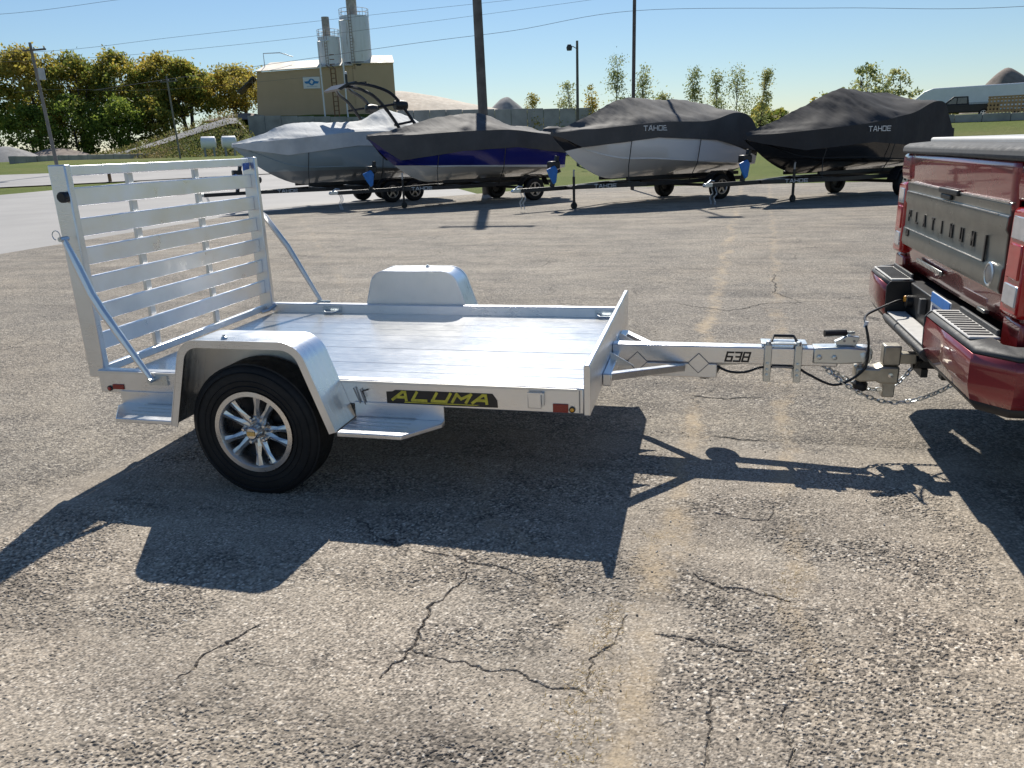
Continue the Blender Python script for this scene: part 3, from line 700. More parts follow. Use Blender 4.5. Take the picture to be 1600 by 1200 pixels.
# tongue
YC = W/2; tz0, tz1 = .436, .522
m = MB(); m.box(L+.03, 3.62, YC-.038, YC+.038, tz0, tz1+.006); tong = m.build('tongue', 'alu', T, .006)
MB().box(1.9, 3.04, YC-.037, YC+.037, .356, tz0-.0015).build('lower_tube', 'alu', tong, .006)
def diamond(cx, cz, r):
    m = MB(); q = [(cx-r, cz), (cx, cz-r), (cx+r, cz), (cx, cz+r)]
    m.prism(q, YC-.0425, YC-.0385, 'y'); m.build('gusset_plate', 'alu', tong, .001)
    e = [(x, YC-.041, z) for x, z in q]
    w_ = MB()
    for i in range(4): w_.tube([e[i], e[(i+1) % 4]], .0028, 5)
    w_.build('weld_bead', 'weld', tong)
diamond(2.945, .436, .052); diamond(2.63, .436, .052)
m = MB(); m.tube([(2.50, YC-.041, .436), (2.585, YC-.041, .436)], .003, 5); m.tube([(2.68, YC-.041, .436), (2.90, YC-.041, .436)], .0025, 5); m.tube([(2.995, YC-.041, .436), (3.04, YC-.041, .436)], .0025, 5); m.build('weld_bead', 'weld', tong)
for s_ in (-1, 1):
    m = MB(); m.bar((L+.055, YC+s_*.44, .468), (2.865, YC+s_*.058, .416), .042, .036); ab = m.build('a_frame_brace', 'alu', T, .004)
    MB().tube([(2.83, YC+s_*.062, .40), (2.87, YC+s_*.05, .425)], .006, 5).build('weld_bead', 'weld', ab)
m = MB(); letters(m, '638', (3.078, YC-.0385, .452), (1, 0, 0), (0, 0, 1), .046, .95, .19, .42, .22, .0012); m.build('model_number', 'decalblack', tong)
# swivel jack, folded along the far side
jk = MB()
for x in (3.285, 3.43): jk.box(x-.018, x+.018, YC-.052, YC-.044, .352, .545)
jack = jk.build('tongue_jack', 'zinc', T, .003)
for x in (3.285, 3.43):
    for z in (.385, .412, .445): MB().lathe([(.009, 0), (.009, -.008), (0, -.009)], (x, YC-.052, z if z > .42 else z), 'y', 8).build('bolt', 'zinc', jack)
    MB().lathe([(.014, 0), (.012, .018), (0, .02)], (x, YC-.045, .545), 'z', 8).build('bolt', 'zinc', jack)
    MB().box(x-.015, x+.015, YC+.044, YC+.05, .352, .545).build('back_strap', 'zinc', jack)
MB().box(3.25, 3.47, YC-.046, YC+.05, .545, .553).build('mount_plate', 'zinc', jack, .002)
MB().box(3.31, 3.41, YC-.043, YC+.05, .424, .432).build('lower_plate', 'weld', jack)
MB().tube([(2.98, YC+.11, .405), (3.62, YC+.11, .47)], .028, 10).build('jack_tube', 'zinc', jack, smooth=True)
MB().lathe([(0, -.03), (.075, -.03), (.083, 0), (.075, .03), (0, .03)], (2.98, YC+.13, .385), 'y', 20).build('jack_wheel', 'black', jack, smooth=True)
MB().tube([(3.3, YC-.01, .553), (3.315, YC+.03, .575), (3.41, YC+.03, .575), (3.425, YC-.01, .553)], .008, 6).build('pull_ring', 'black', jack)
m = MB(); m.tube([(3.62, YC+.11, .47), (3.66, YC+.11, .56), (3.69, YC+.02, .60), (3.655, YC+.0, .603)], .009, 6); m.build('crank_arm', 'zinc', jack, smooth=True)
MB().tube([(3.548, YC-.02, .603), (3.652, YC-.0, .604)], .017, 10).build('crank_grip', 'black', jack, smooth=True)
# coupler
m = MB(); m.prism([(3.50, .452), (3.64, .452), (3.75, .462), (3.775, .48), (3.775, .51), (3.74, .535), (3.66, .54), (3.50, .534)], YC-.046, YC+.046, 'y'); cp = m.build('coupler', 'zinc', T, .008)
MB().prism([(3.61, .541), (3.70, .541), (3.715, .585), (3.66, .592), (3.60, .56)], YC-.016, YC+.016, 'y').build('latch', 'zinc', cp, .003)
for x in (3.53, 3.60): MB().lathe([(.013, 0), (.013, -.008), (.006, -.010), (0, -.010)], (x, YC-.047, .487), 'y', 6).build('bolt', 'zinc', cp)
for x in (3.645, 3.69): MB().lathe([(.006, 0), (.006, -.004), (0, -.004)], (x, YC-.017, .566), 'y', 8).build('rivet', 'weld', cp)
MB().lathe([(.045, -.03), (.05, .02), (.035, .05), (0, .055)], (3.735, YC, .49), 'z', 16).build('ball_socket', 'zinc', cp, smooth=True)
# safety chains and wiring
def chain(pts, parent):
    P_ = [Vector(p_) for p_ in pts]
    dense = []
    for i in range(len(P_)-1):
        for q in np.linspace(0, 1, 30, endpoint=False): 
            p0 = P_[max(i-1, 0)]; p1 = P_[i]; p2 = P_[i+1]; p3 = P_[min(i+2, len(P_)-1)]
            dense.append(.5*((2*p1)+(p2-p0)*q+(2*p0-5*p1+4*p2-p3)*q*q+(3*p1-p0-3*p2+p3)*q**3))
    dense.append(P_[-1]); acc = 0; last = dense[0]; spots = [(dense[0], (dense[1]-dense[0]).normalized())]
    for a, b_ in zip(dense[:-1], dense[1:]):
        acc += (b_-a).length
        if acc > .027: acc = 0; spots.append((b_, (b_-a).normalized()))
    m = MB()
    for k, (c_, d) in enumerate(spots):
        n_ = d.cross(Vector((0, 1, .2))).normalized(); o_ = d.cross(n_).normalized(); n_ = n_ if k % 2 else o_
        m.tube([c_+d*.020*math.cos(a)+n_*.010*math.sin(a) for a in np.linspace(0, 2*math.pi, 9)], .0038, 5, caps=False)
    return m.build('safety_chain', 'zinc', parent, smooth=True)
chain([(3.56, YC-.03, .43), (3.64, YC-.06, .37), (3.74, YC-.07, .31), (3.86, YC-.06, .27), (3.98, YC-.10, .30), (4.08, YC-.22, .41), (4.12, YC-.26, .50)], T)
chain([(3.56, YC+.03, .43), (3.68, YC+.06, .35), (3.80, YC+.05, .30), (3.92, YC+.08, .32), (4.02, YC+.16, .40), (4.08, YC+.2, .47)], T)
def spline(pts, n=10):
    P_ = [Vector(p_) for p_ in pts]; out = []
    for i in range(len(P_)-1):
        p0 = P_[max(i-1, 0)]; p1 = P_[i]; p2 = P_[i+1]; p3 = P_[min(i+2, len(P_)-1)]
        for q in np.linspace(0, 1, n, endpoint=False): out.append(.5*((2*p1)+(p2-p0)*q+(2*p0-5*p1+4*p2-p3)*q*q+(3*p1-p0-3*p2+p3)*q**3))
    return out+[P_[-1]]
m = MB(); m.tube(spline([(3.04, YC-.03, .42), (3.1, YC-.045, .398), (3.18, YC-.04, .396), (3.27, YC-.02, .42), (3.42, YC-.02, .42), (3.48, YC-.05, .40), (3.56, YC-.06, .362), (3.62, YC-.065, .352), (3.69, YC-.06, .385), (3.745, YC-.06, .45), (3.75, YC-.05, .56), (3.735, YC-.02, .65), (3.76, 1.0, .665), (3.86, 1.18, .668), (3.97, 1.28, .69), (4.0, 1.32, .675)]), .0065, 6); m.build('wiring_cable', 'black', T, smooth=True)
MB().tube([(3.733, YC-.02, .638), (3.738, YC-.02, .668)], .0095, 8).build('cable_clip', 'whitepaint', T)

# ------------------------------------------------------------------ the pickup truck
TY = 1.02; HWT = 1.005   # centre line and half width
TR = empty('pickup_truck', 'dark red pickup truck with grey tailgate panel and stepped bumper, towing the aluminium trailer', 'truck', (0, 0, 0))
yn, yf_ = TY-HWT, TY+HWT
def arch(cx, cz, r, n=10): return [(cx+r*math.cos(a), cz+r*math.sin(a)) for a in np.linspace(math.pi, 0, n)]
RW, FW_, WR = 5.30, 9.20, .42
low = [(4.14, .66), (4.87, .60)]+arch(RW, .52, .47)+[(5.80, .50), (6.16, .48), (6.16, 1.44), (4.18, 1.44), (4.12, 1.40), (4.11, 1.1), (4.12, .85)]
for s_ in (-1, 1):
    ys_ = (yn, yn+.09) if s_ < 0 else (yf_-.09, yf_)
    m = MB(); m.prism(low, ys_[0], ys_[1], 'y'); m.build('bed_side', 'red', TR, .022, segs=3)
    MB().box(4.16, 6.15, ys_[0]-.004 if s_ < 0 else ys_[0]-.004, ys_[1]+.004, 1.442, 1.475).build('bed_rail_cap', 'bplast', TR, .01)
MB().box(4.16, 6.15, yn+.09, yf_-.09, .70, .75).build('bed_floor', 'black', TR)
MB().box(6.12, 6.16, yn+.09, yf_-.09, .75, 1.44).build('bed_front_wall', 'red', TR)
m = MB(); m.box(4.20, 6.14, yn+.06, yf_-.06, 1.478, 1.512); m.build('tonneau_cover', 'tonneau', TR, .012)
m = MB(); m.prism([(6.2, .48), (8.62, .46), (8.66, 1.26), (6.20, 1.36)], yn, yf_, 'y'); m.build('cab_body', 'red', TR, .03, segs=3)
rows = []
for (x0, x1, z, iny) in ((6.24, 8.66, 1.30, .02), (6.34, 8.05, 1.78, .13), (6.48, 7.72, 1.99, .20), (6.6, 7.6, 2.02, .28)):
    rows.append([(x0, yn+iny, z), (x1, yn+iny, z), (x1, yf_-iny, z), (x0, yf_-iny, z), (x0, yn+iny, z)])
m = MB().grid(rows); m.add(rows[-1][:4], [(0, 1, 2, 3)]); m.build('cab_roof', 'red', TR, .02)
for s_ in (-1, 1):
    for (xa, xb, xc, xd) in ((6.40, 7.18, 7.16, 6.5), (7.26, 8.38, 7.96, 7.25)):
        f0 = lambda z: .02+(z-1.30)/.48*.11
        y = lambda z: (yn+f0(z)-.006) if s_ < 0 else (yf_-f0(z)+.006)
        m = MB(); m.add([(xa, y(1.36), 1.36), (xb, y(1.36), 1.36), (xc, y(1.74), 1.74), (xd, y(1.74), 1.74)], [(0, 1, 2, 3)]); m.build('side_window', 'glass', TR, solid=.006)
    for x in (6.85, 7.95): MB().box(x, x+.16, (yn-.02) if s_ < 0 else yf_, yn if s_ < 0 else yf_+.02, 1.13, 1.16).build('door_handle', 'red', TR, .008)
    MB().box(8.12, 8.3, (yn-.24) if s_ < 0 else yf_+.05, (yn-.05) if s_ < 0 else yf_+.24, 1.32, 1.6).build('side_mirror', 'black', TR, .03)
    MB().bar((8.2, yn+.02 if s_ < 0 else yf_-.02, 1.38), (8.2, yn-.1 if s_ < 0 else yf_+.1, 1.40), .06, .05).build('mirror_arm', 'black', TR)
    MB().box(6.25, 8.3, (yn-.1) if s_ < 0 else yf_-.06, (yn+.06) if s_ < 0 else yf_+.1, .46, .50).build('running_board', 'black', TR, .012)
MB().add([(6.27, yn+.1, 1.38), (6.27, yf_-.1, 1.38), (6.345, yf_-.2, 1.76), (6.345, yn+.2, 1.76)], [(0, 1, 2, 3)]).build('rear_window', 'glass', TR, solid=.004)
MB().add([(8.60, yn+.1, 1.34), (8.60, yf_-.1, 1.34), (8.10, yf_-.2, 1.76), (8.10, yn+.2, 1.76)], [(0, 1, 2, 3)]).build('windscreen', 'glass', TR, solid=.004)
fen = [(8.64, .50), (8.72, .52)]+arch(FW_, .52, .47)+[(9.70, .52), (10.12, .58), (10.16, 1.16), (9.9, 1.25), (8.66, 1.28)]
m = MB(); m.prism(fen, yn, yf_, 'y'); m.build('bonnet', 'red', TR, .05, segs=3)
MB().box(10.162, 10.20, yn+.2, yf_-.2, .75, 1.12).build('grille', 'black', TR, .01)
MB().box(10.1, 10.32, yn-.01, yf_+.01, .48, .72).build('front_bumper', 'satin', TR, .04)
MB().box(4.5, 10.0, TY-.55, TY+.55, .48, .60).build('chassis', 'black', TR)
for x in (RW, FW_):
    wheel(TR, (x, yn+.15, WR), -1, WR, .27, .26, 6, False); wheel(TR, (x, yf_-.15, WR), 1, WR, .27, .26, 6, False)
    MB().tube([(x, yn+.2, WR), (x, yf_-.2, WR)], .05, 8).build('axle', 'black', TR)
# tailgate
GY0, GY1 = TY-.81, TY+.81
def tg_x(z): return 4.092+lerp([.80, .93, 1.10, 1.25, 1.40], [.028, .006, 0, -.004, -.012], z)
m = MB(); zs = np.linspace(.80, 1.425, 26)
m.grid([[(tg_x(z)+.004*((2*(k/20.)-1)**2)*3, GY0+(GY1-GY0)*k/20., z) for k in range(21)] for z in zs]); tgt = m.build('tailgate', 'red', TR, smooth=True, solid=.012)
MB().box(4.125, 4.17, GY0+.01, GY1-.01, .80, 1.42).build('inner_panel', 'black', tgt)
m = MB(); m.prism([(4.078, 1.427), (4.066, 1.440), (4.072, 1.468), (4.10, 1.482), (4.21, 1.490), (4.21, 1.427)], yn+.02, yf_-.02, 'y'); m.build('tailgate_cap', simple('cap_grey', (.075, .078, .082), .8, 0, .08, 10), tgt, .008)
m = MB(); m.prism([(4.080, .925), (4.072, .945), (4.076, 1.02), (4.082, 1.03), (4.080, 1.155), (4.070, 1.172), (4.072, 1.222), (4.078, 1.228), (4.074, 1.268), (4.080, 1.276), (4.10, 1.276), (4.10, .925)], GY0+.015, GY1-.015, 'y'); pan = m.build('trim_panel', 'satin', tgt, .003)
MB().box(4.071, 4.078, GY0+.03, GY1-.03, 1.270, 1.2765).build('chrome_strip', 'chrome', pan); MB().box(4.0695, 4.076, GY0+.12, GY1-.05, 1.2225, 1.226).build('chrome_strip', 'chrome', pan)
MB().box(4.074, 4.079, GY0+.25, GY1-.05, 1.0195, 1.0235).build('chrome_strip', 'chrome', pan); MB().box(4.0735, 4.0785, GY0+.1, GY1-.3, .9505, .954).build('chrome_strip', 'chrome', pan)
m = MB()
for k, ch in enumerate('PLATINUM'):
    m = MB(); letters(m, ch, (4.0802, 1.735-k*.158, 1.068), (0, -1, 0), (0, 0, 1), .052, .95, .2, .3, 0, .0035); m.build('letter', 'decalblack', pan)
m = MB(); letters(m, '4X4', (4.0745, 1.745, .985), (0, -1, 0), (0, 0, 1), .028, .9, .26, .35, .2, .003); m.build('drive_badge', 'decalblack', pan)
m = MB(); m.box(4.060, 4.0795, TY-.17, TY+.13, 1.257, 1.284); m.box(4.064, 4.0795, TY-.06, TY+.10, 1.232, 1.257); m.build('release_handle', 'black', pan, .006)
m = MB(); m.box(4.0725, 4.0795, .435, .448, 1.02, 1.13); m.build('panel_recess', 'decalblack', pan)
m = MB(); m.lathe([(.05, .006), (.05, -.004), (.043, -.008), (.038, -.006)], (4.077, .345, .985), 'x', 22); em = m.build('emblem', 'chrome', pan, smooth=True)
MB().lathe([(.040, -.004), (.030, -.007), (0, -.008)], (4.077, .345, .985), 'x', 20).build('emblem_face', 'gunmetal', em, smooth=True)
MB().box(4.084, 4.096, 1.02, 1.50, .862, .886).build('moulding', 'satin', tgt, .004)
for k in range(17): MB().box(4.080, 4.085, 1.04+k*.026, 1.054+k*.026, .866, .882).build('vent_slot', 'chrome', tgt)
MB().box(4.07, 4.092, .33, .42, .822, .838).build('step_pull', 'satin', tgt, .004)
# tail lamps
for s_ in (-1, 1):
    ya, yb = (yn-.004, GY0-.012) if s_ < 0 else (GY1+.012, yf_+.004)
    m = MB(); m.prism([(ya, .865), (yb, .855), (yb, 1.262), (ya+(.0 if s_ < 0 else .0), 1.275)], 4.075, 4.30, 'x'); tl = m.build('tail_lamp', 'red_lens', TR, .02, segs=3)
    i0, i1 = ya+.025, yb-.03
    if s_ > 0: i0, i1 = ya+.03, yb-.04
    MB().box(4.070, 4.08, i0, i1, .905, .985).build('reverse_lens', 'cleanlens', tl, .012); MB().box(4.069, 4.08, i0+.01, i1-.01, 1.005, 1.135).build('stop_lens', 'red_lens', tl, .02)
    MB().box(4.071, 4.08, i0, i1, 1.15, 1.235).build('indicator_lens', 'cleanlens', tl, .015)
    q = (yn, GY0-.008) if s_ < 0 else (GY1+.008, yf_)
    MB().prism([(4.088, 1.283), (4.080, 1.34), (4.084, 1.415), (4.10, 1.425), (4.30, 1.425), (4.30, 1.283)], q[0], q[1], 'y').build('upper_quarter', 'red', TR, .014, segs=3)
    MB().prism([(4.10, .70), (4.30, .66), (4.30, .856), (4.098, .848)], q[0], q[1], 'y').build('lower_quarter', 'red', TR, .012)
# rear bumper: two stepped pods and a low centre step
def sweep(prof, path):
    rows = []
    n = len(path)
    for i, (x, y) in enumerate(path):
        a = Vector(path[max(i-1, 0)]); b_ = Vector(path[min(i+1, n-1)]); d = (b_-a).normalized(); nn = Vector((-d.y, d.x))
        rows.append([(x+nn.x*o, y+nn.y*o, z) for o, z in prof])
    return rows
BP = MB(); BP.box(4.05, 4.16, TY-.45, TY+.45, .50, .765); bum = BP.build('rear_bumper', 'black', TR, .006)
for s_ in (-1, 1):
    base = [(4.045, .40), (4.045, .72), (4.05, .89), (4.085, .945), (4.13, .965), (4.25, .98), (4.42, .99)]
    if s_ < 0: base = [(4.04, .40), (4.04, .72), (4.04, 1.03), (4.072, 1.066), (4.25, 1.072), (4.42, 1.072)]
    path = [(x, TY+s_*d) for x, d in base]
    sg = 1 if s_ < 0 else -1
    o = [(0, .775), (.085, .762), (.10, .748)]; face = [(.10, .745), (.103, .70), (.100, .62), (.085, .565)]; val = [(.085, .564), (.06, .528), (-.05, .515)]
    for nm, pr, mt in (('top_trim', o, 'bplast'), ('painted_face', face, 'red'), ('valance', val, 'black')):
        pr2 = [(q[0]*(1 if s_ > 0 else -1), q[1]) for q in pr]
        m = MB().grid(sweep(pr2, path)); m.build(nm, mt, bum, smooth=True, solid=.008)
    ya, yb = (TY+s_*.40, TY+s_*(.93 if s_ < 0 else .88)); y0, y1 = min(ya, yb), max(ya, yb)
    m = MB(); m.box(3.957, 4.07, y0+.01, y1, .768, .780); pad = m.build('step_pad', 'padgrey', bum, .006)
    for k in range(11):
        yk = y0+.05+k*(y1-y0-.1)/10.; MB().box(3.962, 4.052, yk-.0065, yk+.0065, .780, .7835).build('grip_groove', 'bplast', pad)
    MB().box(4.058, 4.072, y0+.03, y1-.03, .781, .803).build('pad_ridge', 'bplast', pad, .004)
    yi = TY+s_*.40
    m = MB(); m.prism([(3.935, .60), (3.930, .745), (3.95, .772), (4.06, .772), (4.06, .54)], min(yi, yi-s_*.012), max(yi, yi-s_*.012), 'y'); m.build('pod_end_wall', 'bplast' if s_ < 0 else 'black', bum, .004)
m = MB(); m.prism([(3.925, .575), (3.935, .592), (4.05, .605), (4.05, .53), (3.95, .535)], TY-.405, TY+.405, 'y'); cs = m.build('centre_step', 'bplast', bum, .008)
MB().box(3.945, 4.04, TY-.38, TY+.38, .598, .608).build('step_pad', 'padgrey', cs, .004)
pl = MB().box(4.042, 4.048, .66, .965, .655, .80).build('license_plate', 'white', TR, .002)
MB().box(4.0385, 4.0415, .664, .961, .752, .797).build('plate_header', 'blue', pl)
m = MB(); letters(m, 'VUI', (4.0412, .925, .672), (0, -1, 0), (0, 0, 1), .062, .6, .18, .45, 0, .002); m.build('plate_characters', simple('plate_ink', (.03, .06, .16), .5), pl)
MB().lathe([(.033, 0), (.033, -.03), (.025, -.034), (0, -.034)], (4.05, 1.34, .675), 'x', 14).build('trailer_socket', 'black', TR, smooth=True)
MB().lathe([(.018, -.034), (.014, -.042), (0, -.043)], (4.05, 1.34, .69), 'x', 12).build('socket_cover', 'amber', TR, smooth=True)
MB().box(4.02, 4.05, 1.06, 1.10, .66, .74).build('latch_bracket', 'bplast', TR, .004)
# receiver, drop mount and ball
MB().box(3.985, 4.3, YC-.04, YC+.04, .44, .52).build('receiver_tube', 'black', TR, .006); MB().lathe([(.05, 0), (.05, .03)], (3.975, YC, .48), 'x', 4).build('receiver_collar', 'black', TR)
m = MB(); m.box(3.90, 3.99, YC-.026, YC+.026, .458, .512); bmnt = m.build('ball_mount', 'steelgalv', TR, .005)
MB().box(3.825, 3.905, YC-.045, YC+.03, .452, .553).build('mount_head', 'steelgalv', bmnt, .008); MB().box(3.838, 3.895, YC-.035, YC+.035, .285, .45).build('drop_post', 'steelgalv', bmnt, .006)
m = MB(); m.prism([(3.705, .375), (3.73, .365), (3.80, .37), (3.82, .360), (3.905, .360), (3.905, .448), (3.82, .448), (3.805, .436), (3.705, .438)], YC-.05, YC+.05, 'y'); m.build('ball_platform', 'steelgalv', bmnt, .01)
MB().lathe([(.012, .30), (.034, .315), (.036, .345), (.024, .362)], (3.74, YC, 0), 'z', 16).build('lock_nut', 'black', bmnt, smooth=True); MB().lathe([(.018, .438), (.018, .455), (.025, .47), (.0, .5)], (3.735, YC, 0), 'z', 14).build('tow_ball', 'chrome', bmnt, smooth=True)
MB().lathe([(.012, 0), (.012, -.006), (0, -.008)], (3.865, YC-.05, .405), 'y', 10).build('lock_pin', 'chrome', bmnt, smooth=True)
MB().box(4.0, 4.03, YC-.05, YC+.15, .40, .44).build('chain_plate', 'black', TR)
MB().box(4.02, 4.06, YC-.3, YC-.24, .46, .52).build('chain_loop', 'black', TR, .004)

# ------------------------------------------------------------------ covered boats on their trailers
def boat(loc, ang, Lb, hull, cover, ridge, edge, hem, label, tlabel, B=1.2, zk=.66, zb=1.85, bowrake=.30, extras=None, seed=0, xj=.4, xw=4.6, tandem=False, tag_at=None):
    bt = empty('covered_boat', label, 'boat', loc, ang, 'boats parked in a row on trailers')
    S_ = np.linspace(0, 1, 34)
    def hb(s): return B*(1-max(0, 1-s/.58)**2.1) if s < .58 else B*(1-.05*((s-.58)/.42)**2)
    def sm(tab, s, w): return sum(lerp([p_[0] for p_ in tab], [p_[1] for p_ in tab], min(1, max(0, s+d_))) for d_ in np.linspace(-w, w, 9))/9
    def ed(s): return sm(edge, s, .06*min(1, 8*s+.05, 8*(1-s)+.05))
    def rd(s): return sm(ridge, s, .045*min(1, 8*s+.05, 8*(1-s)+.05))
    speak = max(ridge, key=lambda p_: p_[1])[0]
    def hm(s): return lerp([p_[0] for p_ in hem], [p_[1] for p_ in hem], s)
    def kl(s): return zk+(zb-.1-zk)*max(0, 1-s/bowrake)**1.7
    rows = []
    for s in S_:
        b_ = max(hb(s), .012); k = kl(s); g = max(min(hm(s)+.25, ed(s)-.02), k+.02); c_ = b_*lerp([0, .25, .6], [.42, .72, .90], s); zc = k+(g-k)*lerp([0, .3, .7, 1], [.55, .42, .30, .28], s)
        half = [(0, k), (c_*.5, k+(zc-k)*.47), (c_*.97, zc-.012), (c_*1.03, zc+.02), (b_*.97, zc+(g-zc)*.45), (b_, g)]
        rows.append([(s*Lb, -y, z) for y, z in half[::-1]]+[(s*Lb, y, z) for y, z in half[1:]])
    m = MB().grid(rows); last = rows[-1]; m.add(last, [tuple(range(len(last)))]); m.build('hull', hull, bt, smooth=True)
    rs = MB()
    for s_ in (-1, 1):
        rs.tube([(s*Lb, s_*(hb(s)*lerp([0, .25, .6], [.42, .72, .90], s)*1.0+.012), kl(s)+(max(min(hm(s)+.25, ed(s)-.02), kl(s)+.02)-kl(s))*lerp([0, .3, .7, 1], [.55, .42, .30, .28], s)) for s in S_[2:]], .016, 5)
    rs.build('spray_rail', hull, bt)
    # cover: skirt, edge, tented top, with sagging folds
    rows = []
    Q = [-1, -.985, -.95, -.89, -.8, -.7, -.6, -.48, -.36, -.24, -.12, 0, .12, .24, .36, .48, .6, .7, .8, .89, .95, .985, 1]
    S2 = np.linspace(-.004, 1.012, 150)
    for s in S2:
        sc = min(1, max(0, s)); b_ = max(hb(sc), .02)+.035; e = ed(sc); r_ = max(rd(sc), e+.01); h_ = min(hm(sc), e-.08)
        row = [(s*Lb, -b_*.985, h_), (s*Lb, -b_*1.0, h_+(e-h_)*.5)]
        for q in Q:
            fold = .050*mnoise.noise(Vector((s*8+seed*7, q*1.3, seed)))+.026*mnoise.noise(Vector((s*24-abs(q)*5+seed, q*1.6, 3.)))+.010*mnoise.noise(Vector((s*60-q*7, q*3, seed)))
            pa = math.atan2(q*b_, (s-speak)*Lb); pd = math.hypot(q*b_, (s-speak)*Lb)
            fold += .05*mnoise.noise(Vector((pa*4.5, seed*3., .3*pd)))*min(1, pd*1.6)*math.exp(-pd/2.2)
            sag = -.05*math.sin(math.pi*min(1, abs(q)*1.2))
            z = e+(r_-e)*(1-abs(q)**1.25)+(fold+sag)*min(1, (1-abs(q))*5)*min(1, sc*8+.1)
            row.append((s*Lb, q*b_, z))
        row += [(s*Lb, b_*1.0, h_+(e-h_)*.5), (s*Lb, b_*.985, h_)]
        row = [(x, y+.045*mnoise.noise(Vector((x*2.4, z*1.2, seed+5.)))*(1 if abs(y) > b_*.9 else 0), z) for x, y, z in row]
        rows.append(row)
    m = MB().grid(rows); n = len(rows[0]); m.add(rows[-1], [tuple(range(n))]); m.add(rows[0], [tuple(range(n))[::-1]]); cv = m.build('boat_cover', cover, bt, smooth=True)
    if tag_at:
        s0, z0, hh, mt = tag_at; x0 = s0*Lb; mm = MB(); yy_ = -(hb(s0+.1)+.065)
        letters(mm, 'TAHOE', (x0, yy_, z0), (1, 0, 0), (0, 0, 1), hh, 1.65, .17, .4, 0, .004); mm.build('lettering', mt, cv)
    for s in (.28, .62):
        mm = MB(); mm.tube([(s*Lb, -(hb(s)+.05), hm(s)), (s*Lb-.06, -(hb(s)*.98+.03), zk+.32), (s*Lb-.08, -.95, .55)], .012, 5); mm.build('tie_strap', 'black', bt)
    if extras: extras(bt, Lb)
    # trailer
    tr = empty('boat_trailer', tlabel, 'trailer', loc, ang, 'black boat trailers')
    m = MB(); m.box(-1.0, 1.4, -.05, .05, .46, .56); fr_ = m.build('tongue', 'blacksteel', tr, .008)
    for s_ in (-1, 1):
        m = MB(); m.bar((.5, s_*.06, .51), (2.3, s_*.82, .51), .07, .1); m.bar((2.28, s_*.82, .51), (Lb-.25, s_*.82, .51), .07, .1); m.build('frame_rail', 'blacksteel', tr, .006)
        m = MB(); m.bar((1.9, s_*.55, .66), (Lb-.2, s_*.62, .64), .1, .09); m.build('bunk', 'black', tr, .01)
        if s_ < 0:
            mm = MB(); letters(mm, 'TAHOE', (1.02, -.335, .478), (1.8, -.76, 0), (0, 0, 1), .075, 1.7, .17, .4, 0, .004); mm.build('lettering', 'white', tr)
        xws = (xw-.36, xw+.42) if tandem else (xw,)
        for x in xws: wheel(tr, (x, s_*1.06, .33), s_, .33, .2, .19, 5, False)
        xa, xb = xws[0]-.48, xws[-1]+.48
        pr = [(xa, .44), (xa+.12, .66), (xa+.28, .74), (xb-.28, .74), (xb-.12, .66), (xb, .44)]; m = MB(); m.prism(pr+[(x, z-.02) for x, z in pr[::-1]], s_*.92, s_*1.19, 'y'); m.build('trailer_fender', 'blacksteel', tr, .004)
    for x in (2.4, 3.6, Lb-.4): MB().box(x-.04, x+.04, -.82, .82, .47, .55).build('cross_member', 'blacksteel', tr)
    for x in ((xw-.36, xw+.42) if tandem else (xw,)): MB().tube([(x, -1.0, .36), (x, 1.0, .36)], .04, 8).build('axle', 'blacksteel', tr)
    MB().prism([(-1.24, .5), (-1.2, .47), (-1.0, .47), (-1.0, .56), (-1.2, .56)], -.05, .05, 'y').build('coupler', 'zinc', tr, .01)
    MB().tube([(-1.15, -.03, .56), (-1.05, -.03, .62), (-.95, -.03, .6)], .018, 6).build('coupler_latch', 'zinc', tr)
    jx = xj; m = MB(); m.tube([(jx, -.34, .10), (jx, -.34, .78)], .033, 8); jk_ = m.build('jack', 'blacksteel', tr, smooth=True)
    MB().tube([(jx, -.34, .78), (jx, -.34, .92), (jx+.02, -.34, .94)], .022, 8).build('jack_head', 'galv', jk_); MB().bar((jx, -.34, .51), (jx, -.05, .51), .08, .06).build('jack_mount', 'blacksteel', jk_)
    MB().lathe([(.0, -.03), (.08, -.03), (.085, 0), (.08, .03), (0, .03)], (jx, -.34, .085), 'y', 16).build('jack_wheel', 'black', jk_, smooth=True); MB().box(jx-.03, jx+.03, -.38, -.30, .07, .17).build('jack_fork', 'blacksteel', jk_)
    m = MB(); m.bar((-.05, 0, .55), (.12, 0, 1.28), .09, .09, (1, 0, 0)); ws = m.build('winch_stand', 'blacksteel', tr, .008)
    MB().box(-.12, .14, -.11, .11, .98, 1.16).build('winch', 'blacksteel', ws, .03); MB().lathe([(.06, -.09), (.06, .09)], (-.05, 0, 1.1), 'y', 12).build('strap_roll', simple('strap_tan', (.20, .15, .06), .8), ws)
    m = MB(); m.prism([(-.30, .97), (-.06, 1.06), (.02, .95), (-.03, .66), (-.10, .62), (-.22, .8)], -.17, -.112, 'y'); m.build('winch_guard', 'blue', ws, .015)
    for y in (-.06, .08):
        mm = MB()
        for k in range(14): mm.tube([Vector((-.92+.03*math.sin(k*.5), y+.02*math.sin(k), .45-k*.028))+Vector((.014*math.cos(a), .010*math.sin(a)*(k % 2), .02*math.sin(a))) for a in np.linspace(0, 6.28, 6)], .005, 4, caps=False)
        mm.build('safety_chain', 'zinc', tr)
    return bt, tr

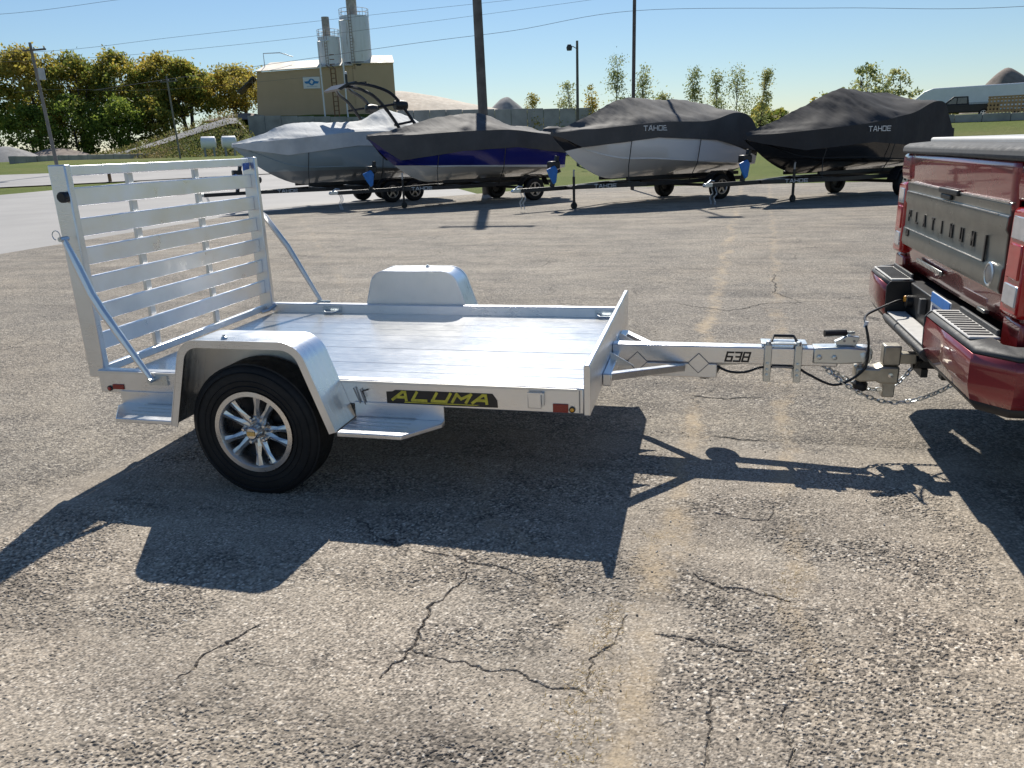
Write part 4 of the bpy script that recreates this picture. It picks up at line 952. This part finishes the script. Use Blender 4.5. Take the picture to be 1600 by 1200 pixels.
def outboard(mat_cowl, dz=0., back=.15):
    def f(bt, Lb):
        m = MB(); rows = []
        for z, r_ in ((1.30, .14), (1.38, .24), (1.55, .30), (1.78, .30), (1.93, .24), (1.99, .12)):
            rows.append([(Lb+back+.18+r_*1.35*math.cos(a), r_*.85*math.sin(a), z+dz) for a in np.linspace(0, 2*math.pi, 17)])
        m.grid(rows); ob = m.build('outboard_motor', mat_cowl, bt, smooth=True)
        MB().box(Lb+back+.05, Lb+back+.28, -.09, .09, .75+dz, 1.34+dz).build('motor_leg', 'black', ob, .03); MB().prism([(Lb+back, .5+dz), (Lb+back+.45, .62+dz), (Lb+back+.40, .75+dz), (Lb+back, .8+dz)], -.05, .05, 'y').build('gearcase', 'black', ob, .02)
    return f
def tower(bt, Lb):
    o_ = 2.05
    for s_ in (-1, 1):
        m = MB()
        for dx, dz in ((0, 0), (.62, .1)):
            m.tube(spline([(o_+2.9+dx*1.2, s_*1.12, 1.75), (o_+2.6+dx, s_*1.10, 2.35), (o_+2.1+dx*.9, s_*1.02, 3.0+dz), (o_+1.7+dx*.7, s_*.88, 3.28+dz), (o_+1.4+dx*.5, s_*.4, 3.42+dz)]), .05, 6)
        m.tube([(o_+2.55, s_*1.1, 2.28), (o_+3.15, s_*1.1, 2.38)], .04, 6); m.tube([(o_+2.05, s_*1.06, 2.8), (o_+2.6, s_*1.06, 2.88)], .04, 6)
        o = m.build('tower_leg', 'blacksteel', bt, smooth=True)
        MB().lathe([(0, -.22), (.13, -.2), (.16, 0), (.13, .2), (0, .22)], (o_+2.85, s_*1.0, 2.85), 'x', 12).build('tower_speaker', 'black', o, smooth=True)
    m = MB(); m.tube([(o_+1.4, -.42, 3.42), (o_+1.4, .42, 3.42)], .06, 6); m.tube([(o_+1.71, -.42, 3.52), (o_+1.71, .42, 3.52)], .06, 6); m.prism([(o_+1.15, 3.3), (o_+1.4, 3.44), (o_+2.0, 3.5), (o_+2.0, 3.56), (o_+1.35, 3.5), (o_+1.05, 3.34)], -.55, .55, 'y'); m.build('tower_top', 'blacksteel', bt)
    MB().tube([(o_+1.6, 0, 3.52), (o_+1.6, 0, 3.8)], .04, 6).build('light_mast', 'blacksteel', bt); MB().lathe([(.04, 0), (.04, .07), (0, .08)], (o_+1.6, 0, 3.8), 'z', 8).build('mast_light', 'white', bt)

boat((-10.1, 17.3, 0), math.radians(49), 6.6, 'hull1', 'cover_light',
     [(0, 1.90), (.10, 2.05), (.27, 2.45), (.45, 2.44), (.6, 2.42), (.72, 2.85), (.86, 2.62), (1, 2.1)], [(0, 1.86), (.2, 1.95), (.5, 2.12), (.8, 2.1), (1, 1.95)], [(0, 1.80), (.05, 1.70), (.2, 1.52), (.5, 1.72), (1, 1.6)],
     'silver grey boat under a pale cover with a black tower above it', 'black tandem axle trailer under the silver grey boat', extras=tower, seed=1, tandem=True, tag_at=(.62, 1.78, .14, 'decalblack'), xj=.35, xw=4.7, zb=1.86)
boat((-5.85, 17.05, 0), math.radians(46), 5.75, 'hull2', 'cover_dark',
     [(0, 1.97), (.15, 2.1), (.38, 2.42), (.55, 2.50), (.66, 2.46), (.76, 2.12), (.9, 2.12), (1, 1.9)], [(0, 1.93), (.15, 1.92), (.4, 1.98), (.66, 2.0), (.8, 1.9), (1, 1.78)], [(0, 1.86), (.03, 1.72), (.07, 1.50), (.12, 1.28), (.4, 1.47), (.7, 1.52), (1, 1.30)],
     'navy blue and white boat under a charcoal cover, beside the silver one', 'black trailer under the navy blue and white boat', extras=outboard('cover_dark', .1), seed=2, zb=1.95, xj=.76, xw=4.6)
boat((-.66, 16.2, 0), math.radians(46), 6.05, 'hull3', 'cover_dark',
     [(0, 1.88), (.12, 2.06), (.36, 2.63), (.6, 2.60), (.84, 2.52), (.92, 2.35), (1, 1.85)], [(0, 1.82), (.15, 1.88), (.42, 2.0), (.68, 1.98), (.85, 2.25), (.93, 2.1), (1, 1.62)], [(0, 1.76), (.04, 1.66), (.10, 1.46), (.4, 1.63), (.72, 1.52), (1, 1.18)],
     'white hulled boat under a charcoal cover with white lettering', 'black trailer under the white hulled boat', extras=outboard('darkpaint', .12), seed=3, zb=1.82, xj=.37, xw=4.7, tag_at=(.31, 1.80, .105, 'white'))
boat((3.88, 16.75, 0), math.radians(41), 5.9, 'hull4', 'cover_black',
     [(0, 1.66), (.12, 1.85), (.5, 2.66), (.66, 2.58), (.86, 2.5), (.93, 2.3), (1, 1.75)], [(0, 1.58), (.2, 1.66), (.5, 1.80), (.75, 2.02), (.88, 2.35), (.94, 2.2), (1, 1.6)], [(0, 1.50), (.05, 1.40), (.2, 1.22), (.5, 1.35), (1, 1.1)],
     'black boat under a black peaked cover with white lettering', 'black trailer under the all black boat', extras=outboard('whitepaint', .15), seed=4, zb=1.6, xj=1.3, xw=4.4, tag_at=(.45, 1.60, .105, 'white'))

# ------------------------------------------------------------------ trees
def tree(name, loc, h, rad, leaf, label, seed, ncl=70, per=55, lsz=.42, tr=.3, base=.28, group=None, stems=1, cspread=1.1, lean=0., top_pow=1.):
    r = np.random.default_rng(seed); rnd = random.Random(seed)
    z0 = terrain(loc[0], loc[1])-.1
    root = empty(name, label, 'tree', (loc[0], loc[1], z0), 0., group)
    # cluster centres in an uneven crown
    cen = []
    ph = r.random(4)*6.28
    while len(cen) < ncl:
        a = r.random()*6.28; t_ = r.random()**.8; z = base+(1-base)*t_
        prof = math.sin(math.pi*min(1, (t_*.92+.08)))**.6 if top_pow == 1. else (1-t_)**top_pow*.9+.12
        lob = 1+.28*math.sin(2*a+ph[0]+z*5)+.2*math.sin(3*a+ph[1]-z*7)
        rr = rad*prof*lob*(.35+.65*math.sqrt(r.random()))
        cen.append((rr*math.cos(a)+lean*z*h, rr*math.sin(a), z*h))
    wood = MB(); tops = []
    for s in range(stems):
        a = s*2.4+seed; bx = .0 if stems == 1 else .5*rad*.25
        b0 = Vector((bx*math.cos(a), bx*math.sin(a), 0)); top = Vector((lean*h+rad*.15*rnd.uniform(-1, 1)+bx*2.5*math.cos(a), rad*.15*rnd.uniform(-1, 1)+bx*2.5*math.sin(a), h*.86))
        pts = [b0.lerp(top, q)+Vector((rnd.uniform(-.02, .02)*h*q, rnd.uniform(-.02, .02)*h*q, 0)) for q in np.linspace(0, 1, 8)]
        wood.tube(pts, [tr*(1-.9*q)**.9+.015 for q in np.linspace(0, 1, 8)], 7); tops.append(pts)
    for k, c_ in enumerate(cen):
        if k % 2: continue
        pts = tops[k % stems]; zz = max(.12*h, c_[2]-rnd.uniform(.08, .3)*h); q = min(6.99, zz/(h*.86)*7); i = int(q); st = pts[i].lerp(pts[min(i+1, 7)], q-i)
        C = Vector(c_); mid_ = st.lerp(C, .5)+Vector((0, 0, -.04*h*rnd.random()))
        w0 = tr*.36*(1-.7*c_[2]/h)+.012; wood.tube([st, mid_, C], [w0, w0*.6, w0*.2], 5, caps=False)
    wood.build('trunk', 'bark', root, smooth=True)
    C = np.repeat(np.array(cen), per, 0); n = len(C)
    cs = np.repeat(.6+.8*r.random(ncl), per)[:, None]
    P_ = C+r.normal(0, 1, (n, 3))*np.array([cspread, cspread, cspread*.75])*cs*rad*.13
    u = r.normal(0, 1, (n, 3)); u /= np.linalg.norm(u, axis=1)[:, None]; w = r.normal(0, 1, (n, 3)); w = np.cross(u, w); w /= np.linalg.norm(w, axis=1)[:, None]
    s_ = (lsz*(.5+.8*r.random(n)))[:, None]
    V_ = np.stack([P_-u*s_, P_+w*s_*.55, P_+u*s_, P_-w*s_*.55], 1).reshape(-1, 3)
    F_ = np.arange(4*n).reshape(-1, 4)
    me = bpy.data.meshes.new('crown'); me.from_pydata(V_.tolist(), [], F_.tolist()); me.materials.append(MT[leaf])
    o = bpy.data.objects.new('crown', me); COL.objects.link(o); o.parent = root
    return root
G1 = 'tall autumn trees beyond the road'
big = [(-106, 100, 17.5, 6.0, 'leaf_green', 'tall green tree standing behind the pale grey gravel heap'),
       (-100, 104, 18.6, 6.2, 'leaf_gold', 'tall yellowing tree just left of the roadside timber pole'),
       (-95.5, 109, 17.8, 5.6, 'leaf_olive', 'tall olive tree rising right behind the leaning roadside pole'),
       (-92, 114, 18.4, 6.0, 'leaf_olive', 'tall olive and rust tree in the middle of the roadside grove'),
       (-87, 119, 18.3, 5.8, 'leaf_gold', 'tall golden topped tree with bare dark trunks showing beneath'),
       (-82, 118, 17.0, 4.8, 'leaf_olive', 'yellow green tree at the head of the grassy embankment'),
       (-78.5, 128, 16.8, 7.0, 'leaf_gold', 'broad golden tree beside the tan plant building')]
for i, (x, y, h_, r_, lf, lb) in enumerate(big):
    tree('autumn_tree', (x, y), h_-terrain(x, y)-.6, r_, lf, lb, 11+i, 92, 120, .27, .34, .28, G1, stems=2 if i % 2 else 3, cspread=.95)
low_ = [(-97, 100, 8.0, 4.2, 'leaf_green', 'rounded dark green tree low in front of the grove'), (-92.5, 104, 9.5, 4.6, 'leaf_green', 'bright green leafy tree right of the leaning roadside pole'),
        (-86, 106, 8.2, 4.0, 'leaf_green', 'bushy green tree at the foot of the gravel ramp'), (-83, 110, 6.5, 3.2, 'leaf_olive', 'small olive bush tree above the gravel ramp')]
for i, (x, y, h_, r_, lf, lb) in enumerate(low_): tree('bushy_tree', (x, y), h_, r_, lf, lb, 31+i, 56, 90, .26, .2, .10, 'low trees in front of the grove')
pop = [(-12.6, 70.5, 6.1, 1.1, 'small yellow poplar beyond the concrete fence, nearest the gravel peak'), (-9.4, 71.2, 6.9, 1.1, 'slim green poplar left of the yard light pole'), (-7.3, 71.6, 6.5, 1.0, 'yellow poplar just right of the yard light pole'),
       (-5.1, 72, 9.0, 1.3, 'tallest thin poplar, left of the steel pole'), (-2.6, 72, 8.0, 1.3, 'thin poplar directly behind the steel pole'), (-.9, 72.4, 5.6, 1.1, 'short poplar right of the steel pole'),
       (1.8, 72, 7.6, 1.1, 'pointed poplar above the white boat, first of a row of three'), (3.75, 72.5, 7.3, 1.0, 'pointed poplar above the white boat, second of a row of three'), (5.6, 71.6, 7.4, 1.4, 'full yellow green poplar above the stern of the white boat'), (7.4, 71.6, 7.1, .9, 'slanting thin poplar at the end of the poplar row')]
for i, (x, y, h_, r_, lb) in enumerate(pop): tree('young_poplar', (x, y), h_-terrain(x, y), r_*1.15, 'leaf_gold' if i in (0, 2) else 'leaf_poplar', lb, 51+i, 70, 30, .10, .05, .03, 'young poplars behind the boats', cspread=1.7, top_pow=.85, lean=.1 if i == 9 else 0)
tree('airy_tree', (13.4, 56.6), 5.4, 1.5, 'leaf_poplar', 'airy grey green tree above the black boat', 71, 60, 34, .11, .07, .25, 'airy trees above the black boat', stems=2)
tree('airy_tree', (15.2, 56.8), 4.9, 1.3, 'leaf_poplar', 'thinner airy tree beside the white vehicle roof', 72, 50, 30, .11, .06, .25, 'airy trees above the black boat', stems=2)
tree('round_tree', (12.4, 67), 3.4, 1.6, 'leaf_olive', 'small rounded tree between the white boat and the black boat', 73, 40, 40, .17, .1, .2)
# far wood beyond the lot
r = np.random.default_rng(5); n = 9000
az = r.random(n); X = 8+az*60; Y = 195-az*14+r.normal(0, 4, n); Z = np.array([terrain(a, b_) for a, b_ in zip(X, Y)])+r.random(n)**.8*(4.2+1.5*np.sin(X*.5)+1.0*np.sin(X*1.3+1))
u = r.normal(0, 1, (n, 3)); u /= np.linalg.norm(u, axis=1)[:, None]; w = np.cross(u, r.normal(0, 1, (n, 3))); w /= np.linalg.norm(w, axis=1)[:, None]; P_ = np.stack([X, Y, Z], 1)
V_ = np.stack([P_-u*.7, P_+w*.5, P_+u*.7, P_-w*.5], 1).reshape(-1, 3); me = bpy.data.meshes.new('far_wood'); me.from_pydata(V_.tolist(), [], np.arange(4*n).reshape(-1, 4).tolist()); me.materials.append(MT['leaf_olive'])
o = bpy.data.objects.new('far_wood', me); COL.objects.link(o); kind(o, 'stuff'); o['label'] = 'distant low wood behind the two darker boats'
# weeds on the embankment
n = 14000; s_ = r.random(n)*34-4; q_ = -13+r.random(n)*15; sel = np.abs(q_+4.5-s_*.08) > 1.6; s_, q_ = s_[sel], q_[sel]; n = len(s_)
X = -84+s_*.8-q_*.6; Y = 93+s_*.6+q_*.8; Z = np.array([terrain(a, b_) for a, b_ in zip(X, Y)])+r.random(n)**2*(.5+.7*np.clip(s_/20, 0, 1.3))
u = r.normal(0, 1, (n, 3))*np.array([1, 1, 1.6]); u /= np.linalg.norm(u, axis=1)[:, None]; w = np.cross(u, r.normal(0, 1, (n, 3))); w /= np.linalg.norm(w, axis=1)[:, None]; P_ = np.stack([X, Y, Z], 1)
V_ = np.stack([P_-u*.22, P_+w*.07, P_+u*.22, P_-w*.07], 1).reshape(-1, 3); me = bpy.data.meshes.new('weeds'); me.from_pydata(V_.tolist(), [], np.arange(4*n).reshape(-1, 4).tolist()); me.materials.append(MT['leaf_weed'])
o = bpy.data.objects.new('weeds', me); COL.objects.link(o); kind(o, 'stuff'); o['label'] = 'rough weeds covering the embankment below the plant'

# ------------------------------------------------------------------ gravel works behind
rows = []
for q in np.linspace(0, 1, 30):
    s0 = -6+q*36; c_ = -4.5+s0*.08
    rows.append([(-84+s0*.8-(c_+d)*.6, 93+s0*.6+(c_+d)*.8, terrain(-84+s0*.8-(c_+d)*.6, 93+s0*.6+(c_+d)*.8)+.12) for d in np.linspace(-1.5, 1.5, 4)])
kind(MB().grid(rows).build('gravel_ramp', 'gravel_g', smooth=True), 'structure')
def wall_blocks(name, a, b_, h0, h1, nblk, th, label, cat, z0f=None, group=None, mat='concrete'):
    a = Vector(a); b_ = Vector(b_); d = b_-a; ang = math.atan2(d.y, d.x); L_ = d.length
    root = empty(name, label, cat, (a.x, a.y, 0), ang, group)
    for i in range(nblk):
        x0 = L_*i/nblk; x1 = L_*(i+1)/nblk; p = a+d*((i+.5)/nblk); z0 = (terrain(p.x, p.y)-.3) if z0f is None else z0f
        zt = h0+(h1-h0)*(i+.5)/nblk+random.uniform(-.02, .02)
        MB().box(x0+.015, x1-.015, -th/2+random.uniform(-.03, .03), th/2, z0, zt).build('block', mat, root, .03, segs=1)
    return root
wall_blocks('block_wall', (-68.3, 67.0), (-74, 124), 2.32, 2.25, 34, .7, 'long low concrete block wall along the far side of the road', 'wall')
wall_blocks('retaining_wall', (-67.4, 112.2), (-44.5, 123.5), 7.6, 6.6, 10, .5, 'tall panelled retaining wall below the tan plant building', 'wall')
wall_blocks('panel_fence', (-24.4, 66.7), (-7.2, 71.2), 5.0, 4.65, 12, .2, 'tall grey concrete panel fence behind the navy boat', 'fence')
wall_blocks('block_wall', (19, 71.2), (40, 66.5), 2.85, 2.55, 11, .6, 'low pale block wall on the grass bank behind the red truck', 'wall')
# plant building, local x along its long face
bl = Vector((-69.0, 117.0)); br_ = Vector((-48.1, 127.2)); d = br_-bl; ang = math.atan2(d.y, d.x); Lb = d.length
PB = empty('plant_building', 'tan metal clad gravel plant building standing above a retaining wall', 'building', (bl.x, bl.y, 5.2), ang)
m = MB(); m.prism([(0.2, 0), (16.5, 0), (16.5, 10.0), (2.0, 9.2), (1.2, 9.3)], 0, 9, 'y'); wl = m.build('wall', 'tan', PB)
m = MB(); m.prism([(0, 0), (4.5, 0), (4.5, 9.6), (2.2, 11.6), (0, 10.4)], 16.4, 23.2, 'x'); m.build('gable_wing', 'tan', PB)
m = MB(); m.add([(1.0, -.3, 9.25), (16.6, -.3, 10.05), (16.6, 4.5, 11.6), (3.2, 4.5, 11.0)], [(0, 1, 2, 3)]); m.build('roof', 'tanroof', PB, solid=.15)
m = MB(); m.add([(16.3, 2.25, 11.7), (23.3, 2.25, 11.7), (23.3, 4.7, 9.5), (16.3, 4.7, 9.5)], [(0, 1, 2, 3)]); m.add([(16.3, 2.25, 11.7), (23.3, 2.25, 11.7), (23.3, -.2, 10.3), (16.3, -.2, 10.3)], [(0, 1, 2, 3)]); m.build('roof', 'tanroof', PB, solid=.12)
m = MB(); m.add([(-2.2, -.2, 6.2), (.6, -.2, 8.6), (.6, 6, 8.6), (-2.2, 6, 6.2)], [(0, 1, 2, 3)]); m.build('side_canopy', 'bplast', PB, solid=.2)
m = MB(); m.tube([(2.4, 2, 10.2), (2.4, 2, 12.2), (5, 3, 12.4), (7, 3.5, 11.8)], .07, 5); m.build('vent_pipe', 'galv', PB)
for k in range(40): MB().box(.3+k*.405, .33+k*.405, -.03, -.002, .05, 9.0+k*.02).build('cladding_rib', 'tan', wl)
sg = MB().box(8.3, 11.0, -.14, -.05, 6.55, 8.35).build('sign_board', 'white', PB)
m = MB(); m.lathe([(0, 0), (.52, 0), (.52, -.02), (0, -.02)], (9.65, -.15, 7.55), 'y', 20); m.prism([(8.45, 7.62), (9.2, 7.72), (9.2, 7.3), (8.7, 7.3)], -.17, -.15, 'y'); m.prism([(10.1, 7.72), (10.85, 7.62), (10.6, 7.3), (10.1, 7.3)], -.17, -.15, 'y'); m.build('emblem', simple('sign_blue', (.03, .22, .5), .5), sg)
m = MB(); m.prism([(9.35, 7.5), (9.65, 7.95), (9.95, 7.65), (9.7, 7.2)], -.20, -.175, 'y'); m.build('emblem_mark', 'white', sg)
m = MB(); m.box(8.8, 10.5, -.16, -.145, 6.85, 6.95); m.build('sign_rule', simple('sign_grey', (.4, .5, .6), .5), sg)
def silo(c, r_, z0, z1, stack, label, legs):
    g_ = terrain(c[0], c[1])
    root = empty('silo', label, 'silo', (c[0], c[1], g_), 0., 'white silos of the plant')
    b0, b1 = z0-g_, z1-g_
    MB().lathe([(0, b0-.9), (r_*.98, b0-.5), (r_, b0), (r_, b1), (r_*.98, b1+.1), (0, b1+.25)], (0, 0, 0), 'z', 32).build('shell', 'silo', root, smooth=True)
    MB().lathe([(r_+.03, b0+.2), (r_+.05, b0-.1), (r_*.99, b0-.45)], (0, 0, 0), 'z', 32).build('base_ring', 'bplast', root, smooth=True)
    MB().lathe([(stack[0], b1), (stack[0], b1+stack[1]), (0, b1+stack[1])], (-.3, 0, 0), 'z', 16).build('stack', simple('stack_paint', (.36, .33, .30), .7, 0, .4, 1.2), root, smooth=True)
    m = MB()
    for a in np.linspace(0, 6.28, 13): m.tube([(r_*math.cos(a), r_*math.sin(a), b1), (r_*math.cos(a), r_*math.sin(a), b1+1.2)], .04, 4)
    for zz in (.6, 1.2): m.tube([(r_*math.cos(a), r_*math.sin(a), b1+zz) for a in np.linspace(0, 6.28, 25)], .04, 4)
    m.build('guard_rail', 'galv', root)
    m = MB(); lx, ly = .3, -r_-.15
    for dx in (-.22, .22): m.tube([(lx+dx, ly, b0-1), (lx+dx, ly, b1+1)], .035, 4)
    for k in range(int((b1-b0+1)/.45)): m.tube([(lx-.22, ly, b0-.8+k*.45), (lx+.22, ly, b0-.8+k*.45)], .025, 4)
    m.build('ladder', 'rust', root)
    if r_ < 2:
        m = MB()
        for dx in (2.5, 3.3): m.tube([(dx, -5.6, -2), (dx, -5.6, b0-.6), (dx-2.6, -r_, b0+.4)], .12, 4)
        for k in range(16): m.tube([(2.5, -5.6, -1.6+k*.7), (3.3, -5.6, -1.6+k*.7)], .06, 4)
        m.build('access_tower', 'rust', root)
    for (dx, dy) in legs: MB().tube([(dx, dy, -2), (dx, dy, b1-1.2), (dx*.9, -r_*.4, b1-.4)], .13, 6).build('fill_pipe', 'whitepaint', root)
    MB().tube([(0, 0, 0), (0, 0, b0-.5)], r_*.7, 12).build('support_skirt', 'concrete', root)
silo((-58.3, 124.9), 1.8, 15.0, 19.7, (.62, 3.2), 'smaller stained white silo with a short stack on the tan building', [(.75, -5.6)])
silo((-54.3, 126.8), 2.4, 15.6, 22.8, (.85, 4.6), 'larger white silo with a brown stack on the tan building', [(-.1, -5.6)])
for i, (x, y) in enumerate(((-58.6, 87.9), (-56.6, 89.4))):
    z = terrain(x, y); rt_ = empty('storage_tank', ('white' if i == 0 else 'white')+' horizontal storage tank below the embankment, '+('farther from' if i == 0 else 'nearer to')+' the silver boat', 'tank', (x, y, z), .6, 'white tanks below the embankment')
    MB().lathe([(0, -.95), (.5, -.93), (.78, -.8), (.8, -.7), (.8, .7), (.78, .8), (.5, .93), (0, .95)], (0, 0, 1.75), 'x', 24).build('shell', 'whitepaint', rt_, smooth=True)
    for dx in (-.55, .55): MB().box(dx-.12, dx+.12, -.6, .6, 0, 1.2).build('saddle', 'concrete', rt_)
def heap(loc, r_, h_, mat, label, seed, ex=1.):
    rows = []; z0 = terrain(*loc)-.3
    for q in np.linspace(0, 1, 16):
        rows.append([((q*r_*ex*(1+.12*mnoise.noise(Vector((math.cos(a)*1.5, math.sin(a)*1.5, seed)))))*math.cos(a), q*r_*math.sin(a), (h_+.3)*(1-(.06+q*q)**.5*.97+.03*mnoise.noise(Vector((q*4*math.cos(a), q*4*math.sin(a), seed))))) for a in np.linspace(0, 2*math.pi, 41)])
    o = MB().grid(rows).build('gravel_heap', mat, smooth=True); o.location = (loc[0], loc[1], z0); return tag(o, label, 'gravel heap')
heap((-86.5, 84.5), 5.6, 3.0, 'gravel_g', 'pale grey gravel heap under the trees beyond the road', 1); heap((-89, 95.5), 6.5, 2.6, 'gravel_b', 'brown gravel heap at the foot of the tree trunks', 2, 1.3)
heap((-71.5, 118.5), 7.5, 1.4, 'gravel_b', 'low brown gravel heap at the top of the ramp', 6)
heap((-37.5, 162), 5.6, 5.6, 'gravel_g', 'small dark gravel peak behind the panel fence', 3); heap((57.4, 168.5), 8.6, 12.6, 'gravel_b', 'pointed brown gravel peak behind the white enclosed trailer', 4)
o = heap((-58, 147), 15, 6.6, 'sand', 'long smooth pale sand stockpile right of the plant building', 5, 1.75); o.name = 'sand_stockpile'; o['category'] = 'stockpile'

# ------------------------------------------------------------------ poles and wires
def pole(name, loc, h_, r0, r1, mat, label, lean=(0, 0), extra=None, z0=None):
    z = terrain(*loc)-.2; root = empty(name, label, 'pole', (loc[0], loc[1], z))
    m = MB(); m.tube([(lean[0]*q*h_, lean[1]*q*h_, q*h_) for q in np.linspace(0, 1, 6)], r0, 12, True, r1); m.build('shaft', mat, root, smooth=True)
    if extra: extra(root, h_)
    return root
def xarm(root, h_):
    MB().box(-1.0, 1.0, -.06, .06, h_-.6, h_-.48).build('cross_arm', 'poleW', root)
    for x in (-.9, 0, .9): MB().lathe([(.04, 0), (.06, .06), (.03, .14), (0, .15)], (x, 0, h_-.48), 'z', 8).build('insulator', 'galv', root)
def xarm2(root, h_):
    xarm(root, h_); MB().lathe([(.0, -.4), (.22, -.4), (.22, .4), (0, .4)], (.35, -.1, h_-2.2), 'z', 12).build('transformer', 'galv', root)
pole('utility_pole', (-4.2, 22.9), 11.5, .175, .13, 'poleW', 'thick dark timber pole standing behind the navy boat', (-.012, 0), xarm)
pole('steel_pole', (.62, 23.8), 10.5, .062, .05, simple('rusty_pole', (.12, .10, .09), .7, .3, .3, 2), 'slender steel pole standing behind the white boat', (0, 0), lambda r_, h_: MB().box(-.35, .35, -.1, .1, h_-.1, h_+.1).build('lamp_head', 'bplast', r_, .02))
def yard(root, h_):
    MB().tube([(0, 0, h_-.5), (-.25, -.1, h_-.35), (-.45, -.15, h_-.3)], .03, 6).build('lamp_arm', 'galv', root); MB().lathe([(0, .1), (.12, .08), (.2, -.1), (.16, -.28), (0, -.3)], (-.5, -.15, h_-.3), 'z', 12).build('lamp_head', 'bplast', root, smooth=True)
pole('yard_light', (-5.45, 51.3), 8.1, .11, .08, 'poleW', 'yard light on a thin pole among the poplars', (0, 0), yard)
pole('utility_pole', (-44.9, 48.0), 9.6, .14, .10, 'polegrey', 'leaning roadside timber pole with transformer in front of the grove', (-.045, .02), xarm2)
pole('utility_pole', (-52.8, 73.8), 8.6, .10, .08, 'polegrey', 'weathered thin timber pole in front of the gravel ramp', (-.02, 0), xarm)
wm = simple('wire_grey', (.16, .16, .17), .6)
def wire(pts, r_, label):
    o = MB().tube(spline(pts, 8), r_, 4).build('power_line', wm); return tag(o, label, 'cable', 'overhead lines')
wire([(-70, 36, 11.5), (-54.9, 52.1, 12.9), (-45.8, 60.3, 14.8), (-35.8, 66.8, 16.5), (-22, 74, 18.5)], .013, 'highest overhead wire, above the grove')
wire([(-66, 48, 10.2), (-54.9, 59.2, 11.0), (-45.7, 66.6, 12.5), (-28.6, 75.8, 14.6), (-10.1, 80.9, 16.0), (15, 84, 18.)], .013, 'upper of the two overhead wires crossing the silos')
wire([(-66, 47, 9.4), (-53.5, 60.4, 10.4), (-40.9, 69.7, 11.9), (-26.3, 76.7, 13.6), (-6.3, 81.4, 15.4), (15, 83, 17)], .013, 'lower of the two overhead wires crossing the silos')
wire([(-16, 19.2, 3.7), (-6.8, 22.1, 4.75), (-3.2, 23.2, 5.1), (.62, 23.75, 5.5), (6.5, 23.6, 5.15), (11.5, 22.5, 4.7), (20, 20, 4.6)], .006, 'thin service wire fixed to the slender steel pole')
wire([(-63.8, 64.5, 8.3), (-61.2, 67.0, 8.6), (-52.8, 73.8, 8.6), (-40, 84, 10)], .012, 'overhead wire fixed to the weathered thin pole')
# small marker post in the grass
MBp = MB(); MBp.box(-.09, .09, -.06, .06, 0, 1.15); MBp.box(-.06, .06, -.08, .08, 1.0, 1.2); o = MBp.build('marker_post', 'rust', None, .01); o.location = (-34.5, 41.0, terrain(-34.5, 41)); tag(o, 'short dark marker post in the grass strip by the road', 'post')

# ------------------------------------------------------------------ vehicles behind the truck
VB = empty('enclosed_trailer', 'long white enclosed trailer parked on the far bank', 'trailer', (22.6, 84.9, terrain(23, 85)), -.30)
m = MB(); m.prism([(0.2, .35), (12, .35), (12, 2.45), (11.7, 2.62), (2.0, 2.58), (1.2, 2.3), (.1, 1.3)], -1.25, 1.25, 'y'); m.build('body', 'whitepaint', VB, .1, segs=3)
m = MB(); m.prism([(.3, 1.0), (11.8, 1.0), (11.8, 1.12), (.3, 1.12)], -1.265, -1.252, 'y'); m.build('side_stripe', 'grey_print', VB)
for x in (2.2, 9.0):
    for s_ in (-1, 1): wheel(VB, (x, s_*1.1, .48), s_, .48, .28, .28, 5, False)
BTR = empty('parked_pickup', 'black pickup parked behind the pale block wall', 'truck', (21.6, 75.0, terrain(24, 74)+.0), -.28)
m = MB(); m.prism([(.1, .5), (5.6, .5), (5.6, 1.15), (3.4, 1.15), (3.3, 1.2), (1.5, 1.2), (.2, 1.05)], -.95, .95, 'y'); m.build('body', 'black', BTR, .06, segs=2)
m = MB(); m.prism([(1.4, 1.18), (3.35, 1.18), (3.25, 1.80), (2.15, 1.82)], -.85, .85, 'y'); cb = m.build('cab', 'black', BTR, .05)
for (a, b_, c_, d_) in ((1.7, 2.4, 2.4, 2.2), (2.48, 3.2, 3.15, 2.48)): MB().prism([(a, 1.22), (b_, 1.22), (c_, 1.70), (d_, 1.70)], -.862, -.852, 'y').build('window', simple('grey_glass', (.12, .14, .16), .05), cb)  # cab windows in a plain blue-grey glass colour
for x in (1.0, 4.5):
    for s_ in (-1, 1): wheel(BTR, (x, s_*.85, .38), s_, .38, .24, .22, 5, False)
PR = empty('timber_rack', 'slatted timber stack on the bank beside the black pickup', 'rack', (25.6, 71.9, terrain(26, 71.5)), -.29)
for k in range(5): MB().box(0, 3.4, -.03, .03, .25+k*.30, .42+k*.30).build('board', 'wood', PR)
for k in range(14): MB().box(.05+k*.25, .17+k*.25, -.09, -.032, 0, 1.7).build('slat', 'wood', PR)
MB().box(0, 3.4, .05, 1.4, 1.72, 1.80).build('top_board', 'wood', PR)
for x in (.1, 3.2): MB().box(x, x+.1, 1.2, 1.3, 0, 1.72).build('post', 'wood', PR)
